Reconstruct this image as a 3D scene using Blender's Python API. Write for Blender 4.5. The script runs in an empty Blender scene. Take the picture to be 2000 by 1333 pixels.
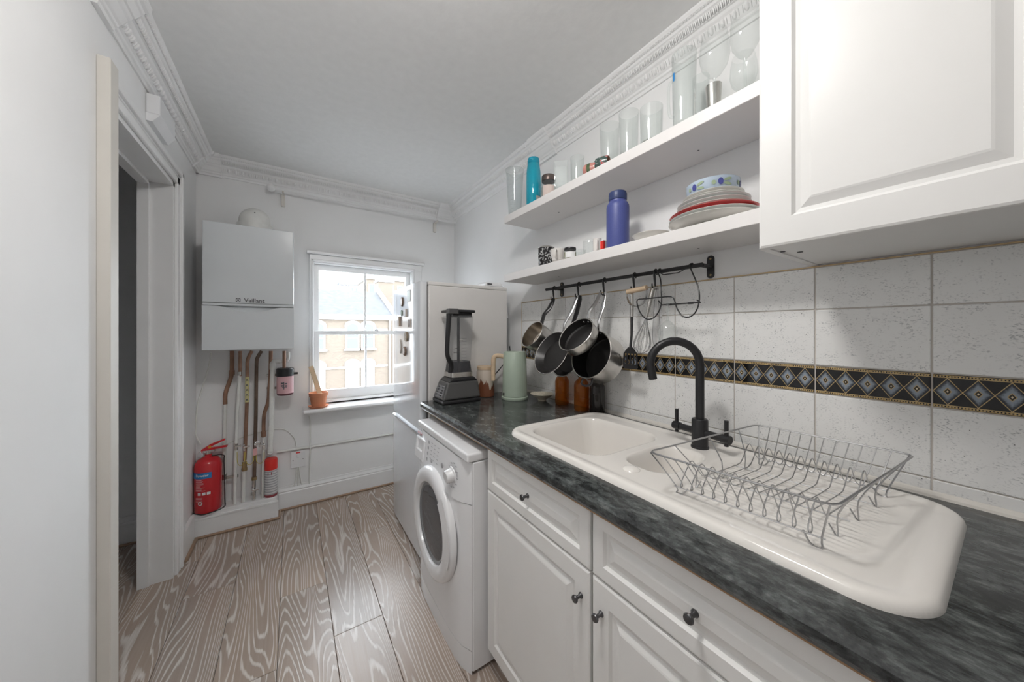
import bpy, bmesh, math, random
from mathutils import Vector, Matrix, Quaternion
random.seed(7)
R = math.radians
scene = bpy.context.scene
col = scene.collection

# ------------------------------------------------------------------ camera
CAMH = 1.32                      # camera height above the floor
FPX, HOR, VPX = 650.0, 646.0, 571.0   # focal length in pixels, horizon row, vanishing column of the room's length
TH = math.atan((1000 - VPX) / FPX)
SN, CS = math.sin(TH), math.cos(TH)
cam_d = bpy.data.cameras.new('camera')
cam = bpy.data.objects.new('camera', cam_d)
col.objects.link(cam)
cam.location = (0, 0, CAMH)
cam.rotation_euler = (R(90), R(0.0), -TH)
cam_d.sensor_width = 36
cam_d.lens = FPX / 2000 * 36
cam_d.shift_y = -(666.5 - HOR) / 2000
cam_d.clip_start = 0.02
cam_d.clip_end = 300
scene.camera = cam

# ------------------------------------------------------------------ sky, exposure
world = bpy.data.worlds.new('overcast_sky')
scene.world = world
world.use_nodes = True
bg = world.node_tree.nodes['Background']
bg.inputs[0].default_value = (0.88, 0.945, 1.0, 1)
bg.inputs[1].default_value = 7.0
vs = scene.view_settings
vs.view_transform = 'Standard'
vs.look = 'None'
vs.exposure = 0.72
vs.gamma = 1.0
vs.use_curve_mapping = False
LAMP_STRENGTH = 52.0      # the kitchen ceiling lamp, just out of view above (mirrored in the boiler front)

# ------------------------------------------------------------------ pixel helpers (a pixel is only a direction; the plane gives the distance)
def ray(px, py):
    u = (px - 1000) / FPX
    return Vector((SN + u * CS, CS - u * SN, (HOR - py) / FPX))
def pt(px, py, x=None, y=None, z=None):
    d = ray(px, py)
    if x is not None: t = x / d.x
    elif y is not None: t = y / d.y
    else: t = (z - CAMH) / d.z
    return Vector((d.x * t, d.y * t, CAMH + d.z * t))
def stand(pl, pr, ptop, x, zb):
    """centre, radius and height of an upright round thing standing at depth plane x on height zb"""
    pc = (pl + pr) / 2
    p = pt(pc, ptop, x=x)
    zc = p.x * SN + p.y * CS
    u = (pc - 1000) / FPX
    r = (pr - pl) * zc * math.cos(math.atan(u)) / (2 * FPX)
    return p.x, p.y, r, p.z - zb

# ------------------------------------------------------------------ materials
MATS = {}
def new_mat(name):
    m = bpy.data.materials.new(name)
    m.use_nodes = True
    nt = m.node_tree
    nt.nodes.clear()
    out = nt.nodes.new('ShaderNodeOutputMaterial')
    return m, nt, out
def N(nt, t, **kw):
    n = nt.nodes.new(t)
    for k, v in kw.items():
        if k.startswith('i_'):
            n.inputs[k[2:].replace('_', ' ')].default_value = v
        else:
            setattr(n, k, v)
    return n
def L(nt, a, b): nt.links.new(a, b)
def math_n(nt, op, a, b=None, c=None):
    n = nt.nodes.new('ShaderNodeMath'); n.operation = op
    for i, v in enumerate((a, b, c)):
        if v is None: continue
        if isinstance(v, (int, float)): n.inputs[i].default_value = v
        else: L(nt, v, n.inputs[i])
    return n.outputs[0]
def mixc(nt, fac, a, b):
    n = nt.nodes.new('ShaderNodeMix'); n.data_type = 'RGBA'
    if isinstance(fac, (int, float)): n.inputs[0].default_value = fac
    else: L(nt, fac, n.inputs[0])
    for i, v in ((6, a), (7, b)):
        if isinstance(v, tuple): n.inputs[i].default_value = (*v[:3], 1)
        else: L(nt, v, n.inputs[i])
    return n.outputs[2]
def ramp(nt, fac, stops, interp='LINEAR'):
    n = nt.nodes.new('ShaderNodeValToRGB')
    n.color_ramp.interpolation = interp
    el = n.color_ramp.elements
    while len(el) < len(stops): el.new(0.5)
    for e, (p, c) in zip(el, stops):
        e.position = p
        e.color = (*c, 1) if len(c) == 3 else c
    L(nt, fac, n.inputs[0])
    return n.outputs[0]
def mat(name, c, rough=0.5, metal=0.0, noise=0.03, scale=8.0, bump=0.0, coat=0.0, emit=None, estr=0.0, spec=0.5, sub=None):
    """plain painted / metal / plastic surface with slight procedural unevenness"""
    if name in MATS: return MATS[name]
    m, nt, out = new_mat(name)
    b = N(nt, 'ShaderNodeBsdfPrincipled')
    tc = N(nt, 'ShaderNodeTexCoord')
    nz = N(nt, 'ShaderNodeTexNoise', i_Scale=scale, i_Detail=4.0)
    L(nt, tc.outputs['Object'], nz.inputs['Vector'])
    d = tuple(max(0, v * (1 - noise)) for v in c)
    e = tuple(min(1, v * (1 + noise)) for v in c)
    L(nt, ramp(nt, nz.outputs[0], [(0.3, d), (0.7, e)]), b.inputs['Base Color'])
    b.inputs['Roughness'].default_value = rough
    b.inputs['Metallic'].default_value = metal
    b.inputs['Coat Weight'].default_value = coat
    b.inputs['Coat Roughness'].default_value = 0.06
    b.inputs['Specular IOR Level'].default_value = spec
    if emit:
        b.inputs['Emission Color'].default_value = (*emit, 1)
        b.inputs['Emission Strength'].default_value = estr
    if bump:
        bp = N(nt, 'ShaderNodeBump', i_Strength=bump, i_Distance=0.004)
        L(nt, nz.outputs[0], bp.inputs['Height'])
        L(nt, bp.outputs[0], b.inputs['Normal'])
    L(nt, b.outputs[0], out.inputs[0])
    MATS[name] = m
    return m
def glass(name, tint=(0.97, 0.985, 0.98), refl=0.10, body=0.06, bodyc=(0.9, 0.93, 0.93), rough=0.02):
    """thin clear wall: mostly see-through, mirror-like at grazing angles"""
    if name in MATS: return MATS[name]
    m, nt, out = new_mat(name)
    tr = N(nt, 'ShaderNodeBsdfTransparent'); tr.inputs[0].default_value = (*tint, 1)
    gl = N(nt, 'ShaderNodeBsdfGlossy'); gl.inputs['Roughness'].default_value = rough
    df = N(nt, 'ShaderNodeBsdfDiffuse'); df.inputs[0].default_value = (*bodyc, 1)
    lw = N(nt, 'ShaderNodeLayerWeight'); lw.inputs[0].default_value = 0.25
    nz = N(nt, 'ShaderNodeTexNoise', i_Scale=30.0)
    f = math_n(nt, 'MULTIPLY_ADD', lw.outputs['Facing'], 0.55, refl)
    f = math_n(nt, 'MULTIPLY_ADD', nz.outputs[0], 0.02, f)
    f2 = math_n(nt, 'POWER', f, 1.6)
    m1 = N(nt, 'ShaderNodeMixShader'); m1.inputs[0].default_value = body
    L(nt, tr.outputs[0], m1.inputs[1]); L(nt, df.outputs[0], m1.inputs[2])
    m2 = N(nt, 'ShaderNodeMixShader')
    L(nt, f2, m2.inputs[0]); L(nt, m1.outputs[0], m2.inputs[1]); L(nt, gl.outputs[0], m2.inputs[2])
    L(nt, m2.outputs[0], out.inputs[0])
    MATS[name] = m
    return m
def finish(name, m, nt, out, bs):
    L(nt, bs.outputs[0], out.inputs[0]); MATS[name] = m; return m

def make_floor_mat():
    m, nt, out = new_mat('limed_oak')
    b = N(nt, 'ShaderNodeBsdfPrincipled')
    tc = N(nt, 'ShaderNodeTexCoord'); oi = N(nt, 'ShaderNodeObjectInfo')
    off = N(nt, 'ShaderNodeVectorMath', operation='SCALE'); off.inputs[0].default_value = (17.3, 41.7, 9.1)
    L(nt, oi.outputs['Random'], off.inputs['Scale'])
    add = N(nt, 'ShaderNodeVectorMath', operation='ADD')
    L(nt, tc.outputs['Object'], add.inputs[0]); L(nt, off.outputs[0], add.inputs[1])
    st = N(nt, 'ShaderNodeMapping'); st.inputs['Scale'].default_value = (5.2, 0.62, 1)
    L(nt, add.outputs[0], st.inputs['Vector'])
    n1 = N(nt, 'ShaderNodeTexNoise', i_Scale=1.0, i_Detail=1.6, i_Roughness=0.45)
    L(nt, st.outputs[0], n1.inputs['Vector'])
    st2 = N(nt, 'ShaderNodeMapping'); st2.inputs['Scale'].default_value = (150, 5, 1)
    L(nt, add.outputs[0], st2.inputs['Vector'])
    n2 = N(nt, 'ShaderNodeTexNoise', i_Scale=1.0, i_Detail=3.0)
    L(nt, st2.outputs[0], n2.inputs['Vector'])
    # growth rings: contour lines of the stretched noise
    ph = math_n(nt, 'MULTIPLY_ADD', n1.outputs[0], 240.0, math_n(nt, 'MULTIPLY', n2.outputs[0], 2.6))
    s = math_n(nt, 'SINE', ph)
    line = ramp(nt, s, [(0.40, (0, 0, 0)), (0.98, (1, 1, 1))])
    st3 = N(nt, 'ShaderNodeMapping'); st3.inputs['Scale'].default_value = (3, 0.8, 1)
    L(nt, add.outputs[0], st3.inputs['Vector'])
    n3 = N(nt, 'ShaderNodeTexNoise', i_Scale=1.0, i_Detail=2.0)
    L(nt, st3.outputs[0], n3.inputs['Vector'])
    base = mixc(nt, ramp(nt, n3.outputs[0], [(0.35, (0, 0, 0)), (0.65, (1, 1, 1))]), (0.40, 0.295, 0.225), (0.30, 0.24, 0.205))
    base = mixc(nt, math_n(nt, 'MULTIPLY', n2.outputs[0], 0.45), base, (0.55, 0.47, 0.41))
    lw = math_n(nt, 'MULTIPLY', line, math_n(nt, 'MULTIPLY_ADD', n2.outputs[0], 1.0, 0.12))
    c = mixc(nt, lw, base, (0.78, 0.735, 0.70))
    L(nt, c, b.inputs['Base Color'])
    b.inputs['Roughness'].default_value = 0.27
    bp = N(nt, 'ShaderNodeBump', i_Strength=0.12, i_Distance=0.002)
    L(nt, line, bp.inputs['Height']); L(nt, bp.outputs[0], b.inputs['Normal'])
    return finish('limed_oak', m, nt, out, b)

def make_tile_mat():
    m, nt, out = new_mat('speckled_tile')
    b = N(nt, 'ShaderNodeBsdfPrincipled')
    tc = N(nt, 'ShaderNodeTexCoord'); oi = N(nt, 'ShaderNodeObjectInfo')
    off = N(nt, 'ShaderNodeVectorMath', operation='SCALE'); off.inputs[0].default_value = (3, 11.7, 7.1)
    L(nt, oi.outputs['Random'], off.inputs['Scale'])
    add = N(nt, 'ShaderNodeVectorMath', operation='ADD')
    L(nt, tc.outputs['Object'], add.inputs[0]); L(nt, off.outputs[0], add.inputs[1])
    mp = N(nt, 'ShaderNodeMapping'); mp.inputs['Scale'].default_value = (1, 0.6, 1)
    L(nt, add.outputs[0], mp.inputs['Vector'])
    n1 = N(nt, 'ShaderNodeTexNoise', i_Scale=330.0, i_Detail=2.0)
    n2 = N(nt, 'ShaderNodeTexNoise', i_Scale=40.0, i_Detail=3.0)
    vo = N(nt, 'ShaderNodeTexVoronoi', i_Scale=95.0)
    L(nt, mp.outputs[0], n1.inputs['Vector']); L(nt, add.outputs[0], n2.inputs['Vector']); L(nt, add.outputs[0], vo.inputs['Vector'])
    f = math_n(nt, 'MULTIPLY', ramp(nt, n1.outputs[0], [(0.54, (0, 0, 0)), (0.68, (1, 1, 1))]), ramp(nt, n2.outputs[0], [(0.42, (0, 0, 0)), (0.66, (1, 1, 1))]))
    c = mixc(nt, math_n(nt, 'MULTIPLY', f, 0.95), (0.88, 0.88, 0.87), (0.44, 0.45, 0.46))
    sp = math_n(nt, 'LESS_THAN', vo.outputs['Distance'], 0.13)
    sc = nt.nodes.new('ShaderNodeSeparateColor'); L(nt, vo.outputs['Color'], sc.inputs[0])
    sp = math_n(nt, 'MULTIPLY', sp, math_n(nt, 'GREATER_THAN', sc.outputs[0], 0.8))
    c = mixc(nt, sp, c, (0.12, 0.12, 0.12))
    L(nt, c, b.inputs['Base Color'])
    b.inputs['Roughness'].default_value = 0.16
    return finish('speckled_tile', m, nt, out, b)

TW = 0.2155
def make_border_mat():
    m, nt, out = new_mat('diamond_border')
    b = N(nt, 'ShaderNodeBsdfPrincipled')
    tc = N(nt, 'ShaderNodeTexCoord')
    sx = N(nt, 'ShaderNodeSeparateXYZ'); L(nt, tc.outputs['Object'], sx.inputs[0])
    w = (TW - 0.004) / 5
    yy = math_n(nt, 'DIVIDE', math_n(nt, 'ADD', sx.outputs[1], w * 2.5), w)
    fr = math_n(nt, 'FRACT', yy)
    a = math_n(nt, 'MULTIPLY', math_n(nt, 'ABSOLUTE', math_n(nt, 'SUBTRACT', fr, 0.5)), 2.0)
    az = math_n(nt, 'ABSOLUTE', sx.outputs[2])
    bb = math_n(nt, 'DIVIDE', az, 0.0315)
    d = math_n(nt, 'ADD', a, bb)
    gold, black, blue = (0.50, 0.36, 0.17), (0.010, 0.010, 0.011), (0.25, 0.29, 0.34)
    nz = N(nt, 'ShaderNodeTexNoise', i_Scale=260.0, i_Detail=2.0); L(nt, tc.outputs['Object'], nz.inputs['Vector'])
    dn = math_n(nt, 'MULTIPLY_ADD', nz.outputs[0], 0.35, d)
    inner = ramp(nt, dn, [(0.0, (0.33, 0.38, 0.44)), (0.72, blue), (1.05, (0.03, 0.035, 0.045))])
    c = mixc(nt, math_n(nt, 'LESS_THAN', d, 1.0), black, inner)
    ln = math_n(nt, 'LESS_THAN', math_n(nt, 'ABSOLUTE', math_n(nt, 'SUBTRACT', d, 1.0)), 0.04)
    c = mixc(nt, ln, c, gold)
    c = mixc(nt, math_n(nt, 'LESS_THAN', d, 0.30), c, gold)
    c = mixc(nt, math_n(nt, 'LESS_THAN', d, 0.235), c, (0.03, 0.022, 0.015))
    c = mixc(nt, math_n(nt, 'LESS_THAN', d, 0.085), c, (0.75, 0.65, 0.45))
    # gold dotted edging
    edge = math_n(nt, 'GREATER_THAN', az, 0.0318)
    c = mixc(nt, edge, c, gold)
    dots = math_n(nt, 'LESS_THAN', math_n(nt, 'FRACT', math_n(nt, 'MULTIPLY', yy, 9.0)), 0.45)
    band = math_n(nt, 'LESS_THAN', math_n(nt, 'ABSOLUTE', math_n(nt, 'SUBTRACT', az, 0.0355)), 0.0015)
    c = mixc(nt, math_n(nt, 'MULTIPLY', dots, band), c, black)
    c = mixc(nt, math_n(nt, 'GREATER_THAN', az, 0.0385), c, black)
    L(nt, c, b.inputs['Base Color'])
    b.inputs['Roughness'].default_value = 0.12
    return finish('diamond_border', m, nt, out, b)

def make_worktop_mat():
    m, nt, out = new_mat('dark_stone_laminate')
    b = N(nt, 'ShaderNodeBsdfPrincipled')
    tc = N(nt, 'ShaderNodeTexCoord')
    mp = N(nt, 'ShaderNodeMapping'); mp.inputs['Scale'].default_value = (2.2, 1.0, 2.2); mp.inputs['Rotation'].default_value = (0, 0, R(12))
    L(nt, tc.outputs['Object'], mp.inputs['Vector'])
    n1 = N(nt, 'ShaderNodeTexNoise', i_Scale=16.0, i_Detail=8.0, i_Roughness=0.68, i_Distortion=0.35)
    n2 = N(nt, 'ShaderNodeTexNoise', i_Scale=70.0, i_Detail=4.0, i_Roughness=0.7)
    L(nt, mp.outputs[0], n1.inputs['Vector']); L(nt, mp.outputs[0], n2.inputs['Vector'])
    f = math_n(nt, 'MULTIPLY_ADD', n2.outputs[0], 0.35, math_n(nt, 'MULTIPLY', n1.outputs[0], 0.75))
    c = ramp(nt, f, [(0.42, (0.012, 0.013, 0.014)), (0.53, (0.045, 0.050, 0.050)), (0.62, (0.095, 0.105, 0.103)), (0.76, (0.22, 0.23, 0.22))])
    L(nt, c, b.inputs['Base Color'])
    b.inputs['Roughness'].default_value = 0.16
    return finish('dark_stone_laminate', m, nt, out, b)

def make_brick_mat():
    m, nt, out = new_mat('stock_brick')
    b = N(nt, 'ShaderNodeBsdfPrincipled')
    tc = N(nt, 'ShaderNodeTexCoord')
    mp = N(nt, 'ShaderNodeMapping'); mp.inputs['Rotation'].default_value = (R(90), 0, 0)
    L(nt, tc.outputs['Object'], mp.inputs['Vector'])
    br = N(nt, 'ShaderNodeTexBrick', i_Scale=4.0)
    br.inputs['Color1'].default_value = (0.15, 0.118, 0.09, 1); br.inputs['Color2'].default_value = (0.115, 0.09, 0.07, 1)
    br.inputs['Mortar'].default_value = (0.17, 0.155, 0.135, 1); br.inputs['Mortar Size'].default_value = 0.02
    L(nt, mp.outputs[0], br.inputs['Vector'])
    L(nt, br.outputs[0], b.inputs['Base Color']); b.inputs['Roughness'].default_value = 0.9
    return finish('stock_brick', m, nt, out, b)

FLOOR, TILE, BORDER, WORKTOP, BRICK = make_floor_mat(), make_tile_mat(), make_border_mat(), make_worktop_mat(), make_brick_mat()
WALL = mat('white_wall_paint', (0.87, 0.87, 0.87), 0.75, noise=0.02, scale=3, bump=0.05)
CEIL = mat('white_ceiling_paint', (0.88, 0.88, 0.875), 0.8, noise=0.02, scale=25, bump=0.25)
GLOSSW = mat('white_gloss_paint', (0.87, 0.87, 0.87), 0.3, noise=0.015)
CREAMP = mat('cream_gloss_paint', (0.72, 0.69, 0.64), 0.35, noise=0.02)
PLASTER = mat('cornice_plaster', (0.88, 0.88, 0.88), 0.65, noise=0.02)
CABW = mat('cabinet_white_foil', (0.87, 0.865, 0.85), 0.3, noise=0.01)
SHELFW = mat('shelf_white', (0.82, 0.80, 0.79), 0.4, noise=0.01)
APPL = mat('appliance_white', (0.88, 0.885, 0.90), 0.22, noise=0.01)
FRIDGE_DOOR = mat('fridge_door_gloss', (0.80, 0.82, 0.85), 0.09, noise=0.01, coat=0.6)
FRIDGE_SIDE = mat('fridge_side_white', (0.78, 0.76, 0.74), 0.45, noise=0.01)
BOILERW = mat('boiler_white', (0.70, 0.73, 0.75), 0.22, noise=0.01)
CERAMIC = mat('sink_white', (0.84, 0.81, 0.77), 0.12, noise=0.01)
CHROME = mat('chrome', (0.75, 0.75, 0.76), 0.12, 1.0)
STEEL = mat('brushed_steel', (0.62, 0.60, 0.57), 0.27, 1.0, noise=0.08, scale=40)
WIRE = mat('rack_wire', (0.50, 0.50, 0.51), 0.28, 1.0)
BLACKM = mat('matt_black', (0.018, 0.018, 0.02), 0.38)
BLACKP = mat('black_plastic', (0.02, 0.02, 0.022), 0.3)
NONSTICK = mat('nonstick_black', (0.022, 0.021, 0.021), 0.3, noise=0.2)
PEWTER = mat('pewter_knob', (0.12, 0.12, 0.125), 0.35, 0.8)
COPPER = mat('aged_copper', (0.33, 0.19, 0.13), 0.5, 0.55, noise=0.25, scale=14)
COPPERD = mat('dark_copper', (0.17, 0.12, 0.09), 0.5, 0.5, noise=0.25, scale=14)
BRASS = mat('dull_brass', (0.45, 0.33, 0.17), 0.4, 0.8, noise=0.2)
PIPEW = mat('white_painted_pipe', (0.78, 0.78, 0.75), 0.4, noise=0.05, scale=20)
RED = mat('extinguisher_red', (0.62, 0.02, 0.03), 0.25, coat=0.4)
REDB = mat('bright_red', (0.75, 0.04, 0.03), 0.35)
BLUEL = mat('label_blue', (0.02, 0.22, 0.55), 0.4)
WHITEP = mat('white_print', (0.82, 0.82, 0.82), 0.5)
PALEPINK = mat('pale_pink_print', (0.75, 0.42, 0.42), 0.5)
DARKT = mat('dark_grey_print', (0.10, 0.10, 0.11), 0.5)
YELLOW = mat('earth_yellow', (0.62, 0.52, 0.10), 0.5)
TERRA = mat('terracotta', (0.62, 0.25, 0.13), 0.8, noise=0.1)
WOODL = mat('pale_wood', (0.66, 0.50, 0.34), 0.55, noise=0.1, scale=30)
OAKTRIM = mat('oak_beading', (0.36, 0.24, 0.16), 0.45, noise=0.12, scale=20)
GROUT = mat('grout', (0.62, 0.58, 0.54), 0.9)
GOLDT = mat('brass_tile_trim', (0.62, 0.47, 0.28), 0.4, 0.4)
SAGE = mat('sage_green', (0.42, 0.50, 0.41), 0.35)
GUN = mat('gunmetal_plastic', (0.13, 0.13, 0.13), 0.3, 0.5)
GLASS = glass('clear_glass')
PANE = glass('window_pane', (0.99, 0.995, 1), 0.02, 0.0)
PLASTICC = glass('clear_plastic', (0.93, 0.945, 0.945), 0.06, 0.12)

# ------------------------------------------------------------------ mesh builder
class MB:
    def __init__(s): s.v, s.f, s.sm = [], [], []
    def add(s, vs, fs, smooth=False):
        o = len(s.v); s.v += [tuple(v) for v in vs]
        for f in fs: s.f.append(tuple(i + o for i in f)); s.sm.append(smooth)
        return s
    def box(s, x0, x1, y0, y1, z0, z1, bev=0.0, seg=2, M=None):
        bm = bmesh.new()
        bmesh.ops.create_cube(bm, size=1)
        for v in bm.verts:
            v.co = Vector(((x0 + x1) / 2 + v.co.x * (x1 - x0), (y0 + y1) / 2 + v.co.y * (y1 - y0), (z0 + z1) / 2 + v.co.z * (z1 - z0)))
        if bev > 0:
            bmesh.ops.bevel(bm, geom=bm.edges[:], offset=bev, segments=seg, profile=0.5, affect='EDGES')
        bm.verts.index_update()
        vs = [(M @ v.co if M else v.co.copy()) for v in bm.verts]
        fs = [[v.index for v in f.verts] for f in bm.faces]
        bm.free()
        return s.add(vs, fs, False)
    def lathe(s, prof, M=None, seg=32, smooth=True, a0=0.0, a1=2 * math.pi, c=(0, 0, 0)):
        """prof: list of (radius, z). ends at r=0 close the surface"""
        M = M or Matrix.Translation(c)
        full = abs(a1 - a0 - 2 * math.pi) < 1e-6
        n = seg if full else seg + 1
        vs, fs, rows = [], [], []
        for r, z in prof:
            if r < 1e-7:
                rows.append([len(vs)] * n); vs.append(M @ Vector((0, 0, z)))
            else:
                row = []
                for i in range(n):
                    a = a0 + (a1 - a0) * i / seg
                    row.append(len(vs)); vs.append(M @ Vector((r * math.cos(a), r * math.sin(a), z)))
                rows.append(row)
        for A, B in zip(rows, rows[1:]):
            for i in range(seg):
                j = (i + 1) % n
                q = [A[i], A[j], B[j], B[i]]
                q2 = []
                for k in q:
                    if k not in q2: q2.append(k)
                if len(q2) >= 3: fs.append(q2)
        return s.add(vs, fs, smooth)
    def cyl(s, p0, p1, r0, r1=None, seg=16, smooth=True, caps=True):
        p0, p1 = Vector(p0), Vector(p1)
        d = p1 - p0
        q = Vector((0, 0, 1)).rotation_difference(d.normalized()) if d.length > 1e-9 else Quaternion()
        M = Matrix.Translation(p0) @ q.to_matrix().to_4x4()
        r1 = r0 if r1 is None else r1
        h = d.length
        s.lathe([(r0, 0), (r1, h)], M, seg, smooth)
        if caps:
            for z, r in ((0, r0), (h, r1)):
                s.lathe([(r, z), (0, z)] if z else [(0, z), (r, z)], M, seg, False)
        return s
    def tube(s, pts, r, seg=8, closed=False, smooth_path=0, caps=True):
        P = [Vector(p) for p in pts]
        rad = list(r) if isinstance(r, (list, tuple)) else None
        if smooth_path:
            Q, RR = [], []
            n = len(P)
            rng = n if closed else n - 1
            for i in range(rng):
                p0 = P[(i - 1) % n] if closed or i > 0 else P[0]
                p1, p2 = P[i], P[(i + 1) % n]
                p3 = P[(i + 2) % n] if closed or i + 2 < n else P[-1]
                for k in range(smooth_path):
                    t = k / smooth_path
                    Q.append(0.5 * ((2 * p1) + (p2 - p0) * t + (2 * p0 - 5 * p1 + 4 * p2 - p3) * t * t + (3 * p1 - p0 - 3 * p2 + p3) * t ** 3))
                    if rad: RR.append(rad[i] * (1 - t) + rad[(i + 1) % n] * t)
            if not closed:
                Q.append(P[-1])
                if rad: RR.append(rad[-1])
            P = Q
            if rad: rad = RR
        n = len(P)
        T = []
        for i in range(n):
            a = P[(i - 1) % n] if closed or i > 0 else P[i]
            b = P[(i + 1) % n] if closed or i < n - 1 else P[i]
            T.append((b - a).normalized())
        up = Vector((0, 0, 1)) if abs(T[0].z) < 0.9 else Vector((1, 0, 0))
        nrm = T[0].cross(up).normalized()
        vs, fs = [], []
        for i in range(n):
            if i:
                q = T[i - 1].rotation_difference(T[i]); nrm = (q @ nrm).normalized()
            bn = T[i].cross(nrm)
            rr = rad[i] if rad else r
            for k in range(seg):
                a = 2 * math.pi * k / seg
                vs.append(P[i] + (nrm * math.cos(a) + bn * math.sin(a)) * rr)
        m = n if closed else n - 1
        for i in range(m):
            for k in range(seg):
                a, b = i * seg, ((i + 1) % n) * seg
                fs.append((a + k, a + (k + 1) % seg, b + (k + 1) % seg, b + k))
        if not closed and caps:
            fs.append(tuple(reversed(range(seg)))); fs.append(tuple((n - 1) * seg + k for k in range(seg)))
        return s.add(vs, fs, True)
    def sphere(s, c, r, seg=12, rings=8, sc=(1, 1, 1), M=None):
        pr = [(max(0, math.sin(math.pi * i / rings)) * 1.0, -math.cos(math.pi * i / rings)) for i in range(rings + 1)]
        pr[0] = (0, -1); pr[-1] = (0, 1)
        MM = (M or Matrix.Translation(c)) @ Matrix.Diagonal((r * sc[0], r * sc[1], r * sc[2], 1))
        return s.lathe(pr, MM, seg)
    def prism(s, poly, f, d0, d1, smooth=False):
        """poly: 2-D outline; f(a, b, d) maps to 3-D; extruded from d0 to d1"""
        n = len(poly)
        vs = [f(a, b, d0) for a, b in poly] + [f(a, b, d1) for a, b in poly]
        s.add(vs, [tuple(range(n)), tuple(reversed(range(n, 2 * n)))], False)
        return s.add(vs, [(i, i + n, (i + 1) % n + n, (i + 1) % n) for i in range(n)], smooth)
    def loops(s, rects, f):
        """stack of nested rectangles [(a0,a1,b0,b1,d)], last one closed"""
        vs, fs = [], []
        for a0, a1, b0, b1, d in rects:
            vs += [f(a0, b0, d), f(a1, b0, d), f(a1, b1, d), f(a0, b1, d)]
        for i in range(len(rects) - 1):
            for k in range(4):
                fs.append((i * 4 + k, i * 4 + (k + 1) % 4, i * 4 + 4 + (k + 1) % 4, i * 4 + 4 + k))
        e = (len(rects) - 1) * 4
        fs.append((e, e + 1, e + 2, e + 3)); fs.append((3, 2, 1, 0))
        return s.add(vs, fs, False)
    def build(s, name, m, parent=None, origin=None):
        me = bpy.data.meshes.new(name)
        vs = s.v
        o = Vector(origin) if origin is not None else None
        if o is not None: vs = [tuple(Vector(v) - o) for v in vs]
        me.from_pydata(vs, [], s.f)
        bm = bmesh.new(); bm.from_mesh(me)
        for f, sm in zip(bm.faces, s.sm): f.smooth = sm
        bmesh.ops.remove_doubles(bm, verts=bm.verts[:], dist=1e-6)
        bmesh.ops.recalc_face_normals(bm, faces=bm.faces[:])
        for e in bm.edges:
            if len(e.link_faces) == 2 and e.calc_face_angle(0.0) > 0.7: e.smooth = False
        bm.to_mesh(me); bm.free()
        me.materials.append(m)
        ob = bpy.data.objects.new(name, me)
        col.objects.link(ob)
        if o is not None: ob.location = o
        if parent is not None:
            ob.parent = parent
            ob.matrix_parent_inverse = parent_inv(parent)
        return ob
def parent_inv(p):
    M = Matrix.LocRotScale(p.location, p.rotation_euler, p.scale)
    if p.parent: M = parent_world(p)
    return M.inverted()
def parent_world(p):
    M = p.matrix_parent_inverse @ Matrix.LocRotScale(p.location, p.rotation_euler, p.scale) if p.parent else Matrix.LocRotScale(p.location, p.rotation_euler, p.scale)
    return parent_world(p.parent) @ M if p.parent else M
def tag(o, label, cat, group=None):
    o['label'] = label; o['category'] = cat
    if group: o['group'] = group
    return o
def thing(name, loc, label, cat, group=None):
    o = bpy.data.objects.new(name, None); col.objects.link(o)
    o.location = loc; o.empty_display_size = 0.05
    return tag(o, label, cat, group)
def struct(o): o['kind'] = 'structure'; return o
def share(ob, name, loc, parent=None):
    """another object that shares the mesh of ob"""
    c = ob.copy(); c.name = name; col.objects.link(c); c.location = loc
    if parent is not None:
        c.parent = parent; c.matrix_parent_inverse = parent_inv(parent)
    return c
def text_geo(txt, size, bold=0.0):
    cu = bpy.data.curves.new('lettering', 'FONT'); cu.body = txt; cu.size = size
    cu.align_x = 'CENTER'; cu.align_y = 'CENTER'; cu.offset = bold; cu.resolution_u = 2
    ob = bpy.data.objects.new('lettering', cu); col.objects.link(ob)
    bpy.context.view_layer.update()
    dg = bpy.context.evaluated_depsgraph_get()
    me = bpy.data.meshes.new_from_object(ob.evaluated_get(dg))
    vs = [v.co.copy() for v in me.vertices]; fs = [tuple(p.vertices) for p in me.polygons]
    bpy.data.objects.remove(ob); bpy.data.curves.remove(cu); bpy.data.meshes.remove(me)
    return vs, fs
def rrect(a0, a1, b0, b1, r, n=5):
    out = []
    for cx, cy, st in ((a1 - r, b1 - r, 0), (a0 + r, b1 - r, 90), (a0 + r, b0 + r, 180), (a1 - r, b0 + r, 270)):
        for i in range(n + 1):
            t = R(st + 90 * i / n); out.append((cx + r * math.cos(t), cy + r * math.sin(t)))
    return out

# ================================================================== THE ROOM
XR, TX, XL, YB, YF, ZC = 1.298, 1.29, -0.53, 2.98, -1.7, 2.48
DY0, DY1, DZ = 1.70, 2.50, 2.12            # door opening in the left wall

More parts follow.
